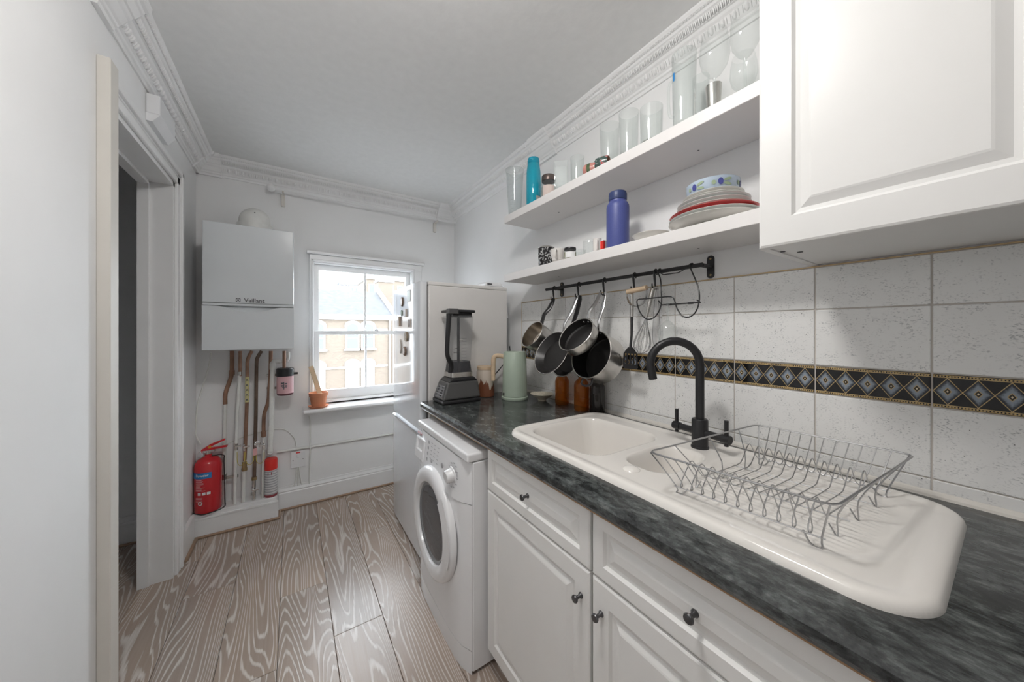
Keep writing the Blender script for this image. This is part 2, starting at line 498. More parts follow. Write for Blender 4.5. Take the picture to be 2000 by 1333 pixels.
# floor: dark underlay with separate planks
flo = struct(MB().box(-2.3, 1.4, YF, 3.2, -0.05, -0.012).build('floor', mat('underlay', (0.05, 0.045, 0.04), 0.9)))
known = {0: 2.0, 1: 1.62, 2: 2.35, -1: 1.586, -2: 2.25}
PL = 1.3
plank_cache = {}
for k in range(-6, 7):
    x0 = -0.05 + 0.2 * k
    e = known.get(k, random.uniform(1.2, 2.4))
    cuts = [e + PL * n for n in range(-4, 3)]
    cuts = [max(YF, min(3.08, c)) for c in cuts]
    cuts = sorted(set([YF, 3.08] + cuts))
    for a, b in zip(cuts, cuts[1:]):
        if b - a < 0.02: continue
        key = round(b - a, 3)
        c = (x0 + 0.1, (a + b) / 2, 0)
        if key in plank_cache:
            share(plank_cache[key], 'plank', c, flo)
        else:
            h = (b - a) / 2 - 0.0008
            plank_cache[key] = MB().box(c[0] - 0.0992, c[0] + 0.0992, c[1] - h, c[1] + h, -0.012, 0, 0.0012, 1).build('plank', FLOOR, flo, origin=c)

struct(MB().box(-2.3, 1.4, YF, 3.4, ZC, ZC + 0.1).build('ceiling', CEIL))
wall_r = struct(MB().box(XR, XR + 0.12, YF, 3.4, 0, ZC).build('wall_right', WALL))
# left wall with the door opening
struct(MB().box(XL - 0.13, XL, YF, DY0, 0, ZC).box(XL - 0.13, XL, DY1, YB + 0.02, 0, ZC).box(XL - 0.13, XL, DY0, DY1, DZ, ZC).build('wall_left', WALL))
# back wall with the window opening
WX0, WX1, WZ0, WZ1 = 0.12, 0.912, 0.755, 1.865
struct(MB().box(XL - 0.13, WX0, YB, YB + 0.25, 0, ZC).box(WX1, XR + 0.1, YB, YB + 0.25, 0, ZC)
       .box(WX0, WX1, YB, YB + 0.25, 0, WZ0).box(WX0, WX1, YB, YB + 0.25, WZ1, ZC).build('wall_back', WALL))
# wall behind the viewpoint
struct(MB().box(-0.66, 1.4, YF - 0.15, YF, 0, ZC).build('wall_front', WALL))
# the hall beyond the door
struct(MB().box(-2.3, XL - 0.13, 3.03, 3.2, 0, ZC).build('wall_hall_back', WALL))
struct(MB().box(-2.4, -2.3, -0.2, 3.2, 0, ZC).build('wall_hall_left', WALL))
struct(MB().box(-2.3, XL - 0.13, -0.3, -0.2, 0, ZC).build('wall_hall_front', WALL))

def skirting(name, x0, x1, yface, ht=0.165):
    """skirting board on a wall that faces the viewpoint (-y)"""
    pr = [(0.0, 0), (0.018, 0), (0.018, ht - 0.045), (0.014, ht - 0.038), (0.017, ht - 0.03), (0.008, ht - 0.012), (0.006, ht), (0.0, ht)]
    m = MB().prism(pr, lambda a, b, d: (d, yface - a, b), x0, x1)
    return struct(m.build(name, GLOSSW))
skirting('baseboard_back', -0.085, XR, YB)
skirting('baseboard_hall', -2.3, XL - 0.13, 3.03, 0.17)
struct(MB().box(XL - 0.001, XL + 0.018, 2.59, 2.84, 0, 0.165, 0.003, 1).build('baseboard_left', GLOSSW))
# oak beading along the skirting
struct(MB().box(-0.085, XR, YB - 0.034, YB - 0.018, 0.0, 0.014, 0.004, 1).build('trim_1', OAKTRIM))
struct(MB().box(XL, -0.072, 2.838, 2.855, 0.0, 0.014, 0.004, 1).box(-0.085, -0.070, 2.845, YB - 0.02, 0, 0.014, 0.004, 1).build('trim_2', OAKTRIM))
struct(MB().box(XL, XL + 0.034, 2.60, 2.838, 0, 0.014, 0.004, 1).build('trim_3', OAKTRIM))
struct(MB().box(-2.3, XL - 0.13, 2.996, 3.012, 0, 0.014, 0.004, 1).build('trim_4', OAKTRIM))
# boxed-in ledge below the boiler
lg = struct(MB().box(XL, -0.088, 2.862, YB, 0, 0.152, 0.003, 1).build('trim_5', GLOSSW))
MB().box(XL, -0.082, 2.855, 2.8645, 0.0, 0.112, 0.002, 1).box(XL, -0.082, 2.852, 2.864, 0.112, 0.128, 0.004, 2).build('ledge_moulding', GLOSSW, lg)

# door lining, stop and architrave
dr = bpy.data.objects.new('door_1', None); col.objects.link(dr); dr.location = (XL, 2.1, 0); struct(dr)
MB().box(XL - 0.13, XL + 0.001, DY1 - 0.028, DY1, 0, DZ).build('jamb', GLOSSW, dr)
MB().box(XL - 0.13, XL + 0.001, DY0, DY0 + 0.028, 0, DZ).build('jamb', GLOSSW, dr)
MB().box(XL - 0.13, XL + 0.001, DY0, DY1, DZ - 0.028, DZ).build('head_lining', GLOSSW, dr)
MB().box(XL - 0.13, XL - 0.085, DY1 - 0.045, DY1 - 0.028, 0, DZ - 0.028, 0.002, 1).box(XL - 0.13, XL - 0.085, DY0 + 0.028, DY1 - 0.028, DZ - 0.045, DZ - 0.028, 0.002, 1).build('door_stop', GLOSSW, dr)
def architrave(y0, y1, z0, z1): return MB().box(XL, XL + 0.016, y0, y1, z0, z1, 0.003, 1)
MB().box(XL, XL + 0.014, DY1 - 0.006, DY1 + 0.045, 0, DZ + 0.045, 0.003, 1).box(XL, XL + 0.024, DY1 + 0.045, DY1 + 0.075, 0, DZ + 0.075, 0.006, 2).box(XL, XL + 0.018, DY1 + 0.030, DY1 + 0.036, 0, DZ + 0.03, 0.002, 1).build('architrave', GLOSSW, dr)
MB().box(XL, XL + 0.014, DY0 - 0.01, DY1 + 0.04, DZ - 0.006, DZ + 0.045, 0.003, 1).box(XL, XL + 0.024, DY0 - 0.01, DY1 + 0.0745, DZ + 0.045, DZ + 0.075, 0.006, 2).box(XL, XL + 0.018, DY0, DY1 + 0.03, DZ + 0.030, DZ + 0.036, 0.002, 1).build('architrave', GLOSSW, dr)
MB().box(XL, XL + 0.032, DY0 - 0.063, DY0, 0, 2.217, 0.003, 1).build('architrave', CREAMP, dr)

# cornice: run profile with rows of moulded ornament
def cornice(name, a0, a1, f, blocks=()):
    pr = [(0, -0.118), (0.007, -0.118), (0.010, -0.106), (0.016, -0.102), (0.019, -0.094), (0.026, -0.088), (0.040, -0.066), (0.047, -0.060),
          (0.052, -0.052), (0.058, -0.050), (0.072, -0.030), (0.078, -0.026), (0.082, -0.018), (0.092, -0.014), (0.098, -0.006), (0.10, 0), (0, 0)]
    o = struct(MB().prism(pr, lambda a, b, d: f(d, a, ZC + b), a0, a1).build(name, PLASTER))
    m = MB()
    def pip(d, p, z, rd, rp, rz):
        c = Vector(f(d, p, z))
        ax = [Vector(f(d + rd, p, z)) - c, Vector(f(d, p + rp[0], z + rp[1])) - c, Vector(f(d, p + rz[0], z + rz[1])) - c]
        Mx = Matrix(((ax[0].x, ax[1].x, ax[2].x, c.x), (ax[0].y, ax[1].y, ax[2].y, c.y), (ax[0].z, ax[1].z, ax[2].z, c.z), (0, 0, 0, 1)))
        m.sphere((0, 0, 0), 1.0, 6, 4, M=Mx)
    d, i = a0 + 0.02, 0
    while d < a1 - 0.01:
        if i % 3 == 0: pip(d, 0.034, ZC - 0.077, 0.0085, (0.006, -0.005), (0.0085, 0.0125))
        else: pip(d, 0.033, ZC - 0.077, 0.003, (0.005, -0.004), (0.007, 0.011))
        pip(d, 0.066, ZC - 0.040, 0.0042, (0.005, -0.006), (0.006, 0.0105))
        pip(d + 0.006, 0.066, ZC - 0.040, 0.0022, (0.004, -0.005), (0.006, 0.0085))
        pip(d, 0.088, ZC - 0.0145, 0.0045, (0.003, -0.004), (0.004, 0.003))
        d += 0.0125; i += 1
    orn = m.build('ornament', PLASTER, o); orn['kind'] = 'stuff'
    for b0, b1 in blocks:
        q = [(p + (0.008 if p > 0 else 0), z - (0.006 if z < -0.001 else 0)) for p, z in pr]
        MB().prism(q, lambda a, b, d: f(d, a, ZC + b), b0, b1).build('cornice_block', PLASTER, o)
    return o
yb0, yb1 = pt(1079, 268, x=XR - 0.04).y, pt(1046, 280, x=XR - 0.04).y
cornice('trim_6', YF, YB, lambda d, p, z: (XR - p, d, z), [(yb0, yb1)])
cornice('trim_7', XL, XR, lambda d, p, z: (d, YB - p, z), [(XL, XL + 0.13), (XR - 0.18, XR)])
cornice('trim_8', YF, YB, lambda d, p, z: (XL + p, d, z), [(1.60, 1.72), (YB - 0.12, YB)])

# wall tiles, each a piece of its own
ROWZ = [(0.062, 0.187), (-0.1027, 0.062), (-0.3587, -0.1855), (-0.402, -0.3587)]
Y00 = 0.1124
struct(MB().box(TX + 0.003, XR, Y00 - 3 * TW, Y00 + 8 * TW, CAMH - 0.405, CAMH + 0.187).build('trim_9', GROUT))
G = 0.0016
cache = {}
for k in range(-3, 8):
    ya, yb = Y00 + k * TW + G, Y00 + (k + 1) * TW - G
    for i, (za, zb) in enumerate(ROWZ):
        c = (TX + 0.004, (ya + yb) / 2, CAMH + (za + zb) / 2)
        if i in cache: share(cache[i], 'tile', c, wall_r)
        else: cache[i] = MB().box(TX, XR, ya, yb, CAMH + za + G, CAMH + zb - G, 0.0018, 2).build('tile', TILE, wall_r, origin=c)
    c = (TX + 0.004, (ya + yb) / 2, CAMH - 0.1441)
    if 'b' in cache: share(cache['b'], 'border_tile', c, wall_r)
    else: cache['b'] = MB().box(TX, XR, ya, yb, CAMH - 0.1855 + G, CAMH - 0.1027 - G, 0.0018, 2).build('border_tile', BORDER, wall_r, origin=c)
struct(MB().box(TX - 0.001, XR, Y00 - 3 * TW, Y00 + 8 * TW + 0.004, CAMH + 0.187, CAMH + 0.1905, 0.001, 1)
       .box(TX + 0.001, XR, Y00 + 8 * TW, Y00 + 8 * TW + 0.004, CAMH - 0.40, CAMH + 0.187, 0.001, 1).build('trim_10', GOLDT))

# sash window
win = bpy.data.objects.new('window_1', None); col.objects.link(win); win.location = (0.516, YB, WZ0); struct(win)
cx0, cx1 = pt(604, 600, y=YB).x, pt(823, 600, y=YB).x
m = MB().box(cx0, WX0 + 0.012, YB - 0.018, YB + 0.005, 0.76, 1.90, 0.004, 1).box(WX1 - 0.012, cx1, YB - 0.018, YB + 0.005, 0.76, 1.90, 0.004, 1)
m.box(cx0, cx1, YB - 0.02, YB + 0.005, WZ1 - 0.012, 1.905, 0.004, 1)
m.box(WX0 + 0.002, WX0 + 0.016, YB - 0.026, YB - 0.01, 0.76, 1.868, 0.004, 1).box(WX1 - 0.016, WX1 - 0.002, YB - 0.026, YB - 0.01, 0.76, 1.868, 0.004, 1).box(WX0, WX1, YB - 0.026, YB - 0.01, 1.852, 1.868, 0.004, 1)
m.build('casing', GLOSSW, win)
MB().box(cx0 - 0.02, cx1 + 0.02, YB - 0.045, YB, 1.905, 1.93, 0.008, 3).build('head_moulding', GLOSSW, win)
m = MB().box(WX0, WX0 + 0.02, YB, YB + 0.2, WZ0, WZ1).box(WX1 - 0.02, WX1, YB, YB + 0.2, WZ0, WZ1).box(WX0, WX1, YB, YB + 0.2, WZ1 - 0.02, WZ1).box(WX0, WX1, YB, YB + 0.25, WZ0 - 0.01, WZ0 + 0.02)
m.build('sash_box', GLOSSW, win)
MB().box(pt(592, 800, y=YB - 0.158).x, 1.02, YB - 0.158, YB + 0.02, 0.715, 0.742, 0.010, 3).box(0.09, 0.99, YB - 0.03, YB, 0.675, 0.716, 0.006, 2).build('window_sill', GLOSSW, win)
def sash(y0, y1, z0, z1, rb, rt):
    mm = MB()
    mm.box(0.140, 0.176, y0, y1, z0, z1, 0.003, 1).box(0.856, 0.892, y0, y1, z0, z1, 0.003, 1)
    mm.box(0.17, 0.86, y0, y1, z0, z0 + rb, 0.003, 1).box(0.17, 0.86, y0, y1, z1 - rt, z1, 0.003, 1)
    s = mm.build('sash', GLOSSW, win)
    MB().box(0.508, 0.524, y0 + 0.006, y1 - 0.006, z0 + rb - 0.003, z1 - rt + 0.003, 0.003, 1).build('glazing_bar', GLOSSW, s)
    for a, b in ((0.172, 0.511), (0.521, 0.860)):
        MB().box(a, b, (y0 + y1) / 2 - 0.001, (y0 + y1) / 2 + 0.001, z0 + rb - 0.004, z1 - rt + 0.004).build('pane', PANE, s)
    return s
sash(YB + 0.025, YB + 0.06, 0.775, 1.318, 0.075, 0.032)
sash(YB + 0.062, YB + 0.097, 1.288, 1.846, 0.03, 0.045)
lt = MB().cyl((0.60, YB + 0.045, 1.318), (0.60, YB + 0.045, 1.328), 0.022, seg=12).cyl((0.60, YB + 0.045, 1.328), (0.60, YB + 0.045, 1.352), 0.006, seg=8)
lt.box(0.575, 0.63, YB + 0.04, YB + 0.05, 1.327, 1.334, 0.002, 1).build('sash_lock', CHROME, win)
# the kitchen's ceiling lamp, just above the picture
def dome_lamp(x, y, r, strength, colr, label):
    t = thing('ceiling_lamp_offscreen', (x, y, ZC), label, 'lamp')
    MB().lathe([(0, ZC), (r * 1.08, ZC), (r * 1.08, ZC - 0.02), (r, ZC - 0.024)], Matrix.Translation((x, y, 0)), 32).build('lamp_base', GLOSSW, t)
    e = mat('lamp_glow_%d' % strength, (0.9, 0.9, 0.88), 0.4, emit=colr, estr=strength)
    MB().lathe([(r, ZC - 0.022), (r * 0.97, ZC - 0.045), (r * 0.8, ZC - 0.075), (r * 0.45, ZC - 0.095), (0, ZC - 0.10)], Matrix.Translation((x, y, 0)), 32).build('lamp_shade_offscreen', e, t)
dome_lamp(0.18, 0.62, 0.12, LAMP_STRENGTH, (1.0, 0.975, 0.945), 'round white dome lamp on the kitchen ceiling')

# ================================================================== KITCHEN UNITS
ZW = CAMH - 0.40                  # worktop surface
WXF = 0.60                        # worktop front
WY0, WY1 = -0.55, 1.845
# worktop with rounded front edge, cut out for the two bowls of the sink
SX0, SX1, SY0, SY1 = 0.695, 1.225, 0.055, 1.115       # sink outline
prof = [(XR - 0.005, ZW), (WXF + 0.016, ZW), (WXF + 0.006, ZW - 0.003), (WXF, ZW - 0.012), (WXF, ZW - 0.028), (WXF + 0.005, ZW - 0.037), (WXF + 0.014, ZW - 0.040)]
m = MB()
def wt(y0, y1, xa, xb):
    m.box(xa, xb, y0, y1, ZW - 0.04, ZW)
hx0, hx1, hy0, hy1 = 0.75, 1.14, 0.50, 1.075
fp = [(hx0, ZW)] + prof[1:] + [(hx0, ZW - 0.04)]
m.prism(fp, lambda a, b, d: (a, d, b), WY0, WY1, False)
wt(WY0, hy0, hx0, TX - 0.002); wt(hy1, WY1, hx0, TX - 0.002); wt(hy0, hy1, hx1, TX - 0.002)
wk = m.build('worktop', WORKTOP)
tag(wk, 'dark mottled stone-effect worktop with rounded front edge', 'worktop')
MB().box(WXF + 0.008, WXF + 0.03, WY0, WY1 - 0.02, ZW - 0.0425, ZW - 0.0395).build('chipboard_edge', mat('chipboard', (0.42, 0.26, 0.15), 0.8), wk)
MB().prism([(TX - 0.014, ZW), (TX - 0.002, ZW), (TX - 0.002, ZW + 0.014), (TX - 0.006, ZW + 0.012), (TX - 0.012, ZW + 0.006)], lambda a, b, d: (a, d, b), WY0, WY1 - 0.02).build('sealing_strip', mat('sealant', (0.72, 0.69, 0.64), 0.4), wk)

def front_x(xf): return lambda a, b, d: (xf - d, a, b)
def panel(y0, y1, z0, z1, xf, fr=0.052, th=0.019):
    """raised-and-fielded foil wrapped front facing -x"""
    def rc(i, d): return (y0 + i, y1 - i, z0 + i, z1 - i, d)
    return MB().loops([rc(0, -th), rc(0, -0.006), rc(0.0015, -0.002), rc(0.006, 0), rc(fr, 0), rc(fr + 0.006, -0.0065), rc(fr + 0.014, -0.0075), rc(fr + 0.030, -0.001), rc(fr + 0.034, 0)], front_x(xf))
def knob(p):
    x, y, z = p
    Mx = Matrix.Translation((x, y, z)) @ Matrix.Rotation(R(-90), 4, 'Y')
    return MB().lathe([(0.0075, 0), (0.0075, 0.002), (0.0045, 0.006), (0.0042, 0.015), (0.0085, 0.019), (0.0098, 0.0225), (0.0085, 0.0255), (0.004, 0.0265), (0, 0.0262)], Mx, 20)
DXF = 0.625
def base_unit(y0, y1, label, knob_side):
    t = thing('base_cabinet', ((DXF + 1.2) / 2, (y0 + y1) / 2, 0), label, 'cabinet', 'white base cabinets under the worktop')
    zt = ZW - 0.043
    mb = MB()
    side = [(DXF + 0.0215, 0.10), (1.18, 0.10), (1.18, zt), (1.15, zt), (1.15, ZW - 0.20), (0.74, ZW - 0.20), (0.74, zt), (DXF + 0.0215, zt)]   # notched for the bowls
    for ya in (y0 + 0.001, y1 - 0.019): mb.prism(side, lambda a, b, d: (a, d, b), ya, ya + 0.018)
    mb.box(DXF + 0.0215, 1.18, y0 + 0.019, y1 - 0.019, 0.10, 0.118).box(1.17, 1.18, y0 + 0.019, y1 - 0.019, 0.118, zt)
    mb.build('carcass', CABW, t)
    MB().box(DXF + 0.06, DXF + 0.076, y0, y1, 0.0, 0.099).build('plinth', CABW, t)
    zs = CAMH - 0.609
    d = panel(y0 + 0.002, y1 - 0.002, zs + 0.002, zt - 0.006, DXF, 0.035).build('drawer_front', CABW, t)
    knob((DXF, (y0 + y1) / 2, (zs + zt) / 2)).build('knob', PEWTER, d)
    d = panel(y0 + 0.002, y1 - 0.002, 0.098, zs - 0.002, DXF).build('door', CABW, t)
    ky = y0 + 0.032 if knob_side < 0 else y1 - 0.032
    knob((DXF, ky, zs - 0.078)).build('knob', PEWTER, d)
    return t
base_unit(0.590, 1.122, 'white base cabinet beside the washing machine, drawer over door', -1)
base_unit(0.072, 0.586, 'white base cabinet below the drainer side of the sink', 1)
base_unit(-0.45, 0.068, 'white base cabinet beyond the end of the sink', -1)

# ------------------------------------------------------------------ wall cabinet
t = thing('wall_cabinet', (1.1, 0.14, CAMH + 0.19), 'white wall cabinet with raised-panel door beside the open shelves', 'cabinet')
CY0, CY1, CZ0, CZ1, CXF = -0.075, 0.337, CAMH + 0.192, CAMH + 0.95, 0.92
mb = MB().box(CXF + 0.021, XR - 0.001, CY1 - 0.016, CY1, CZ0, CZ1).box(CXF + 0.021, XR - 0.001, CY0, CY0 + 0.016, CZ0, CZ1).box(CXF + 0.021, XR - 0.001, CY0 + 0.016, CY1 - 0.016, CZ0 + 0.003, CZ0 + 0.019).box(CXF + 0.021, XR - 0.001, CY0 + 0.016, CY1 - 0.016, CZ1 - 0.016, CZ1)
body = mb.build('carcass', CABW, t)
panel(CY0 + 0.001, CY1 - 0.001, CZ0, CZ1, CXF, 0.062, 0.02).build('door', CABW, t)
for a, b in ((0.96, 0.318), (1.0, 0.295)):
    MB().cyl((a + 0.05, b, CZ0 + 0.0015), (a + 0.05, b, CZ0 + 0.004), 0.006, seg=12).build('screw_cap', DARKT, body)
t = thing('wall_cabinet', (1.1, -0.29, CAMH + 0.19), 'white wall cabinet adjoining the one next to the shelves', 'cabinet')
mb = MB().box(CXF + 0.021, XR - 0.001, -0.49, -0.077, CZ0, CZ1).build('carcass', CABW, t)
panel(-0.489, -0.078, CZ0, CZ1, CXF, 0.062, 0.02).build('door', CABW, t)

# ------------------------------------------------------------------ open shelves
SHX = 1.055
ZS1, ZS2 = CAMH + 0.333, CAMH + 0.680      # shelf tops
for zt, lab in ((ZS1, 'white floating shelf holding plates and a blue bottle'), (ZS2, 'white floating shelf lined with drinking glasses')):
    s = tag(MB().box(SHX, XR - 0.001, 0.340, 1.685, zt - 0.042, zt, 0.0015, 1).build('wall_shelf', SHELFW), lab, 'shelf')
    for yy in (0.62, 1.36):
        MB().cyl((1.20, yy, zt - 0.0425), (1.20, yy, zt - 0.0415), 0.004, seg=8).build('screw_hole', DARKT, s)

# ------------------------------------------------------------------ sink
def sdf_rr(x, y, x0, x1, y0, y1, r):
    qx = abs(x - (x0 + x1) / 2) - (x1 - x0) / 2 + r
    qy = abs(y - (y0 + y1) / 2) - (y1 - y0) / 2 + r
    return math.hypot(max(qx, 0), max(qy, 0)) + min(max(qx, qy), 0) - r
def sm(a, b, v):
    t = max(0.0, min(1.0, (v - a) / (b - a))); return t * t * (3 - 2 * t)
RIM = 0.016
def sink_h(x, y):
    s = -sdf_rr(x, y, SX0, SX1, SY0, SY1, 0.085)
    h = RIM * math.sqrt(max(0, 1 - (1 - min(s / 0.016, 1)) ** 2))
    h -= 0.004 * sm(0.020, 0.045, s)
    b1 = -sdf_rr(x, y, 0.765, 1.125, 0.705, 1.06, 0.075)
    h -= 0.165 * sm(-0.004, 0.05, b1) + 0.006 * sm(0.05, 0.17, b1)
    b2 = -sdf_rr(x, y, 0.825, 1.075, 0.515, 0.665, 0.06)
    h -= 0.115 * sm(-0.004, 0.042, b2)
    d = -sdf_rr(x, y, 0.765, 1.165, 0.115, 0.50, 0.10)
    if d > 0:
        h -= 0.005 * sm(0, 0.03, d)
        if d > 0.03: h += 0.0016 * max(0, math.sin(x * 2 * math.pi / 0.0165)) * sm(0.03, 0.045, d)
    return h
NX, NY = 134, 264
vs, fs = [], []
for i in range(NX + 1):
    for j in range(NY + 1):
        x = SX0 + (SX1 - SX0) * i / NX; y = SY0 + (SY1 - SY0) * j / NY
        r = 0.085
        qx = max(SX0 + r - x, x - SX1 + r, 0); qy = max(SY0 + r - y, y - SY1 + r, 0)
        q = math.hypot(qx, qy)
        if qx > 0 and qy > 0 and q > r:
            cx = SX0 + r if x < SX0 + r else SX1 - r
            cy = SY0 + r if y < SY0 + r else SY1 - r
            x = cx + (x - cx) * r / q; y = cy + (y - cy) * r / q
        vs.append((x, y, ZW + sink_h(x, y)))
for i in range(NX):
    for j in range(NY):
        a = i * (NY + 1) + j
        fs.append((a, a + NY + 1, a + NY + 2, a + 1))
t = thing('sink', ((SX0 + SX1) / 2, (SY0 + SY1) / 2, ZW), 'white one and a half bowl sink with ribbed drainer', 'sink')
MB().add(vs, fs, True).build('basin', CERAMIC, t)
MB().lathe([(0, 0.0065), (0.012, 0.006), (0.020, 0.004), (0.0235, 0.0005), (0.0235, -0.002)], Matrix.Translation((0.79, 0.592, ZW + 0.0125)), 28).build('tap_hole_cap', CERAMIC, t)
MB().lathe([(0.03, 0.0), (0.028, 0.003), (0.012, 0.001), (0, 0.001)], Matrix.Translation((0.945, 0.88, ZW - 0.155)), 24).build('waste', CHROME, t)
MB().lathe([(0.022, 0.0), (0.02, 0.003), (0.012, 0.001), (0, 0.001)], Matrix.Translation((0.95, 0.59, ZW - 0.102)), 24).build('waste', CHROME, t)

# ------------------------------------------------------------------ tap
bx, by = 1.128, 0.578
zb = ZW + 0.0117
t = thing('mixer_tap', (bx, by, zb), 'matt black swan-neck mixer tap with two levers', 'tap')
MB().lathe([(0, 0), (0.027, 0), (0.027, 0.006), (0.0245, 0.008), (0.0245, 0.092), (0.022, 0.096), (0.0135, 0.097)], Matrix.Translation((bx, by, zb)), 28).build('body', BLACKM, t)
dx, dy = -0.72, 0.69
rr = 0.078
pts = [(bx, by, zb + 0.09), (bx, by, zb + 0.18), (bx, by, zb + 0.275)]
for i in range(1, 15):
    a = math.pi - R(198) * i / 14
    off = rr + rr * math.cos(a); h = rr * math.sin(a)
    pts.append((bx + dx * off, by + dy * off, zb + 0.275 + h))
e = Vector(pts[-1]); d0 = (e - Vector(pts[-2])).normalized()
pts.append(tuple(e + d0 * 0.028))
sp = MB().tube(pts, 0.0135, 16).build('spout', BLACKM, t)
MB().cyl(e + d0 * 0.0275, e + d0 * 0.0295, 0.0095, seg=14).build('aerator', STEEL, sp)
for sgn, lab in ((1, 0), (-1, 0)):
    p0 = Vector((bx, by, zb + 0.052)); ax = Vector((0.12, 0.99, 0.0)).normalized() * sgn
    lv = MB().cyl(p0 + ax * 0.020, p0 + ax * 0.072, 0.0115, seg=16).cyl(p0 + ax * 0.072, p0 + ax * 0.098, 0.0135, seg=16).build('valve_arm', BLACKM, t)
    q = p0 + ax * 0.086
    MB().cyl(q + Vector((0, 0, -0.022)), q + Vector((0, 0, 0.058)), 0.0062, seg=12).build('lever', BLACKM, lv)

# ------------------------------------------------------------------ washing machine
MX0, MX1, MY0, MY1, MZ = 0.575, 1.13, 1.142, 1.738, 0.850
t = thing('washing_machine', (0.85, 1.44, 0), 'white front-loading washing machine with round glass door', 'washing machine')
MB().box(MX0, MX1, MY0, MY1, 0.012, MZ - 0.036, 0.004, 1).build('body', APPL, t)
MB().box(MX0 - 0.024, MX1, MY0 - 0.001, MY1 + 0.001, MZ - 0.034, MZ, 0.008, 3).build('lid', APPL, t)
def bulge(z0, z1, xa, xb, name, par, inset=0.004, steps=14):
    """front that bows out between its two side edges"""
    vs, fs = [], []
    for i in range(steps + 1):
        a = i / steps
        e = 1 - (abs(a - 0.5) * 2) ** 6
        y = MY0 + inset + (MY1 - MY0 - 2 * inset) * a
        vs += [(MX0 - 0.002, y, z0), (MX0 - xa * e - 0.001, y, z0), (MX0 - xb * e - 0.001, y, z1), (MX0 - 0.002, y, z1)]
    for i in range(steps):
        b = i * 4
        for k in range(4): fs.append((b + k, b + 4 + k, b + 4 + (k + 1) % 4, b + (k + 1) % 4))
    fs += [(0, 1, 2, 3), tuple(steps * 4 + k for k in (3, 2, 1, 0))]
    mm = MB(); mm.add(vs, fs, True)
    return mm.build(name, APPL, par)
cp = bulge(0.652, MZ - 0.037, 0.044, 0.022, 'control_panel', t)
bulge(0.092, 0.6495, 0.036, 0.040, 'front_panel', t)
bulge(0.0, 0.0895, 0.030, 0.036, 'kick_plate', t)
def cpx(z): return MX0 - 0.001 - (0.044 + (0.022 - 0.044) * (z - 0.652) / (MZ - 0.037 - 0.652))
Mk = Matrix.Translation((cpx(0.735), 1.258, 0.735)) @ Matrix.Rotation(R(-97), 4, 'Y')
MB().lathe([(0.034, -0.002), (0.033, 0.002), (0.027, 0.004), (0.025, 0.028), (0.022, 0.031), (0, 0.031)], Mk, 28).build('programme_dial', APPL, cp)
gp = mat('panel_grey_print', (0.42, 0.42, 0.44), 0.5)
for k in range(4):
    z = 0.785 - 0.026 * k
    MB().box(cpx(z) - 0.003, cpx(z), 1.545, 1.557, z - 0.008, z + 0.008, 0.002, 1).build('button', gp, cp)
MB().cyl((cpx(0.737), 1.365, 0.737), (cpx(0.737) - 0.004, 1.365, 0.737), 0.011, seg=16).build('start_button', gp, cp)
MB().cyl((cpx(0.715), 1.49, 0.715), (cpx(0.715) - 0.004, 1.49, 0.715), 0.008, seg=14).build('start_button', gp, cp)
mm = MB()
for yy in (1.515, 1.475, 1.435):
    for k in range(5):
        z = 0.790 - 0.017 * k
        mm.box(cpx(z) - 0.0006, cpx(z) + 0.001, yy - 0.012, yy + 0.006, z - 0.0015, z + 0.0015)
for k in range(12):
    a = R(30 * k)
    z = 0.735 + 0.046 * math.sin(a); yy = 1.258 + 0.046 * math.cos(a)
    mm.box(cpx(z) - 0.0006, cpx(z) + 0.001, yy - 0.006, yy + 0.006, z - 0.0014, z + 0.0014)
mm.build('panel_print', gp, cp)['kind'] = 'stuff'
vs, fs = text_geo('BOSCH', 0.020, 0.0004)
MB().add([(cpx(0.79 + v.y) - 0.0008, 1.69 - v.x, 0.792 + v.y) for v in vs], fs).build('maker_mark', mat('faded_red_print', (0.6, 0.2, 0.2), 0.5), cp)
# soap drawer with its grip hollow
dwr = MB().loops([(1.60, 1.725, 0.675, 0.775, -0.004), (1.60, 1.725, 0.675, 0.775, 0.002), (1.603, 1.722, 0.678, 0.772, 0.004), (1.625, 1.705, 0.715, 0.765, 0.004), (1.63, 1.70, 0.72, 0.755, -0.014)],
                 lambda a, b, d: (cpx(b) - d, a, b)).build('soap_drawer', APPL, t)
# door
DC = Vector((MX0 - 0.040, 1.447, 0.462))
Md = Matrix.Translation(DC) @ Matrix.Rotation(R(-90), 4, 'Y')
dd = MB().lathe([(0.238, -0.004), (0.238, 0.010), (0.232, 0.022), (0.215, 0.030), (0.185, 0.030), (0.172, 0.024), (0.168, 0.010), (0.168, -0.003)], Md, 64).build('door_ring', APPL, t)
MB().lathe([(0.168, 0.012), (0.160, 0.016), (0.152, 0.012)], Md, 48).build('door_seal', mat('seal_grey', (0.28, 0.29, 0.30), 0.35), dd)
MB().lathe([(0.156, 0.013), (0.130, 0.019), (0.08, 0.023), (0, 0.024)], Md, 48).build('door_glass', glass('dark_door_glass', (0.55, 0.57, 0.60), 0.12, 0.30, (0.30, 0.31, 0.33)), dd)
MB().lathe([(0.158, 0.010), (0.150, 0.0045), (0.11, 0.003), (0, 0.003)], Md, 40).build('drum', mat('drum_grey', (0.16, 0.165, 0.18), 0.35, 0.6), dd)
Mg = Md @ Matrix.Translation((0, 0, 0.0305))
MB().lathe([(0.182, 0.0), (0.182, 0.003), (0.232, -0.003), (0.232, -0.006)], Mg, 14, a0=R(-112), a1=R(-42)).build('door_grip', APPL, dd)

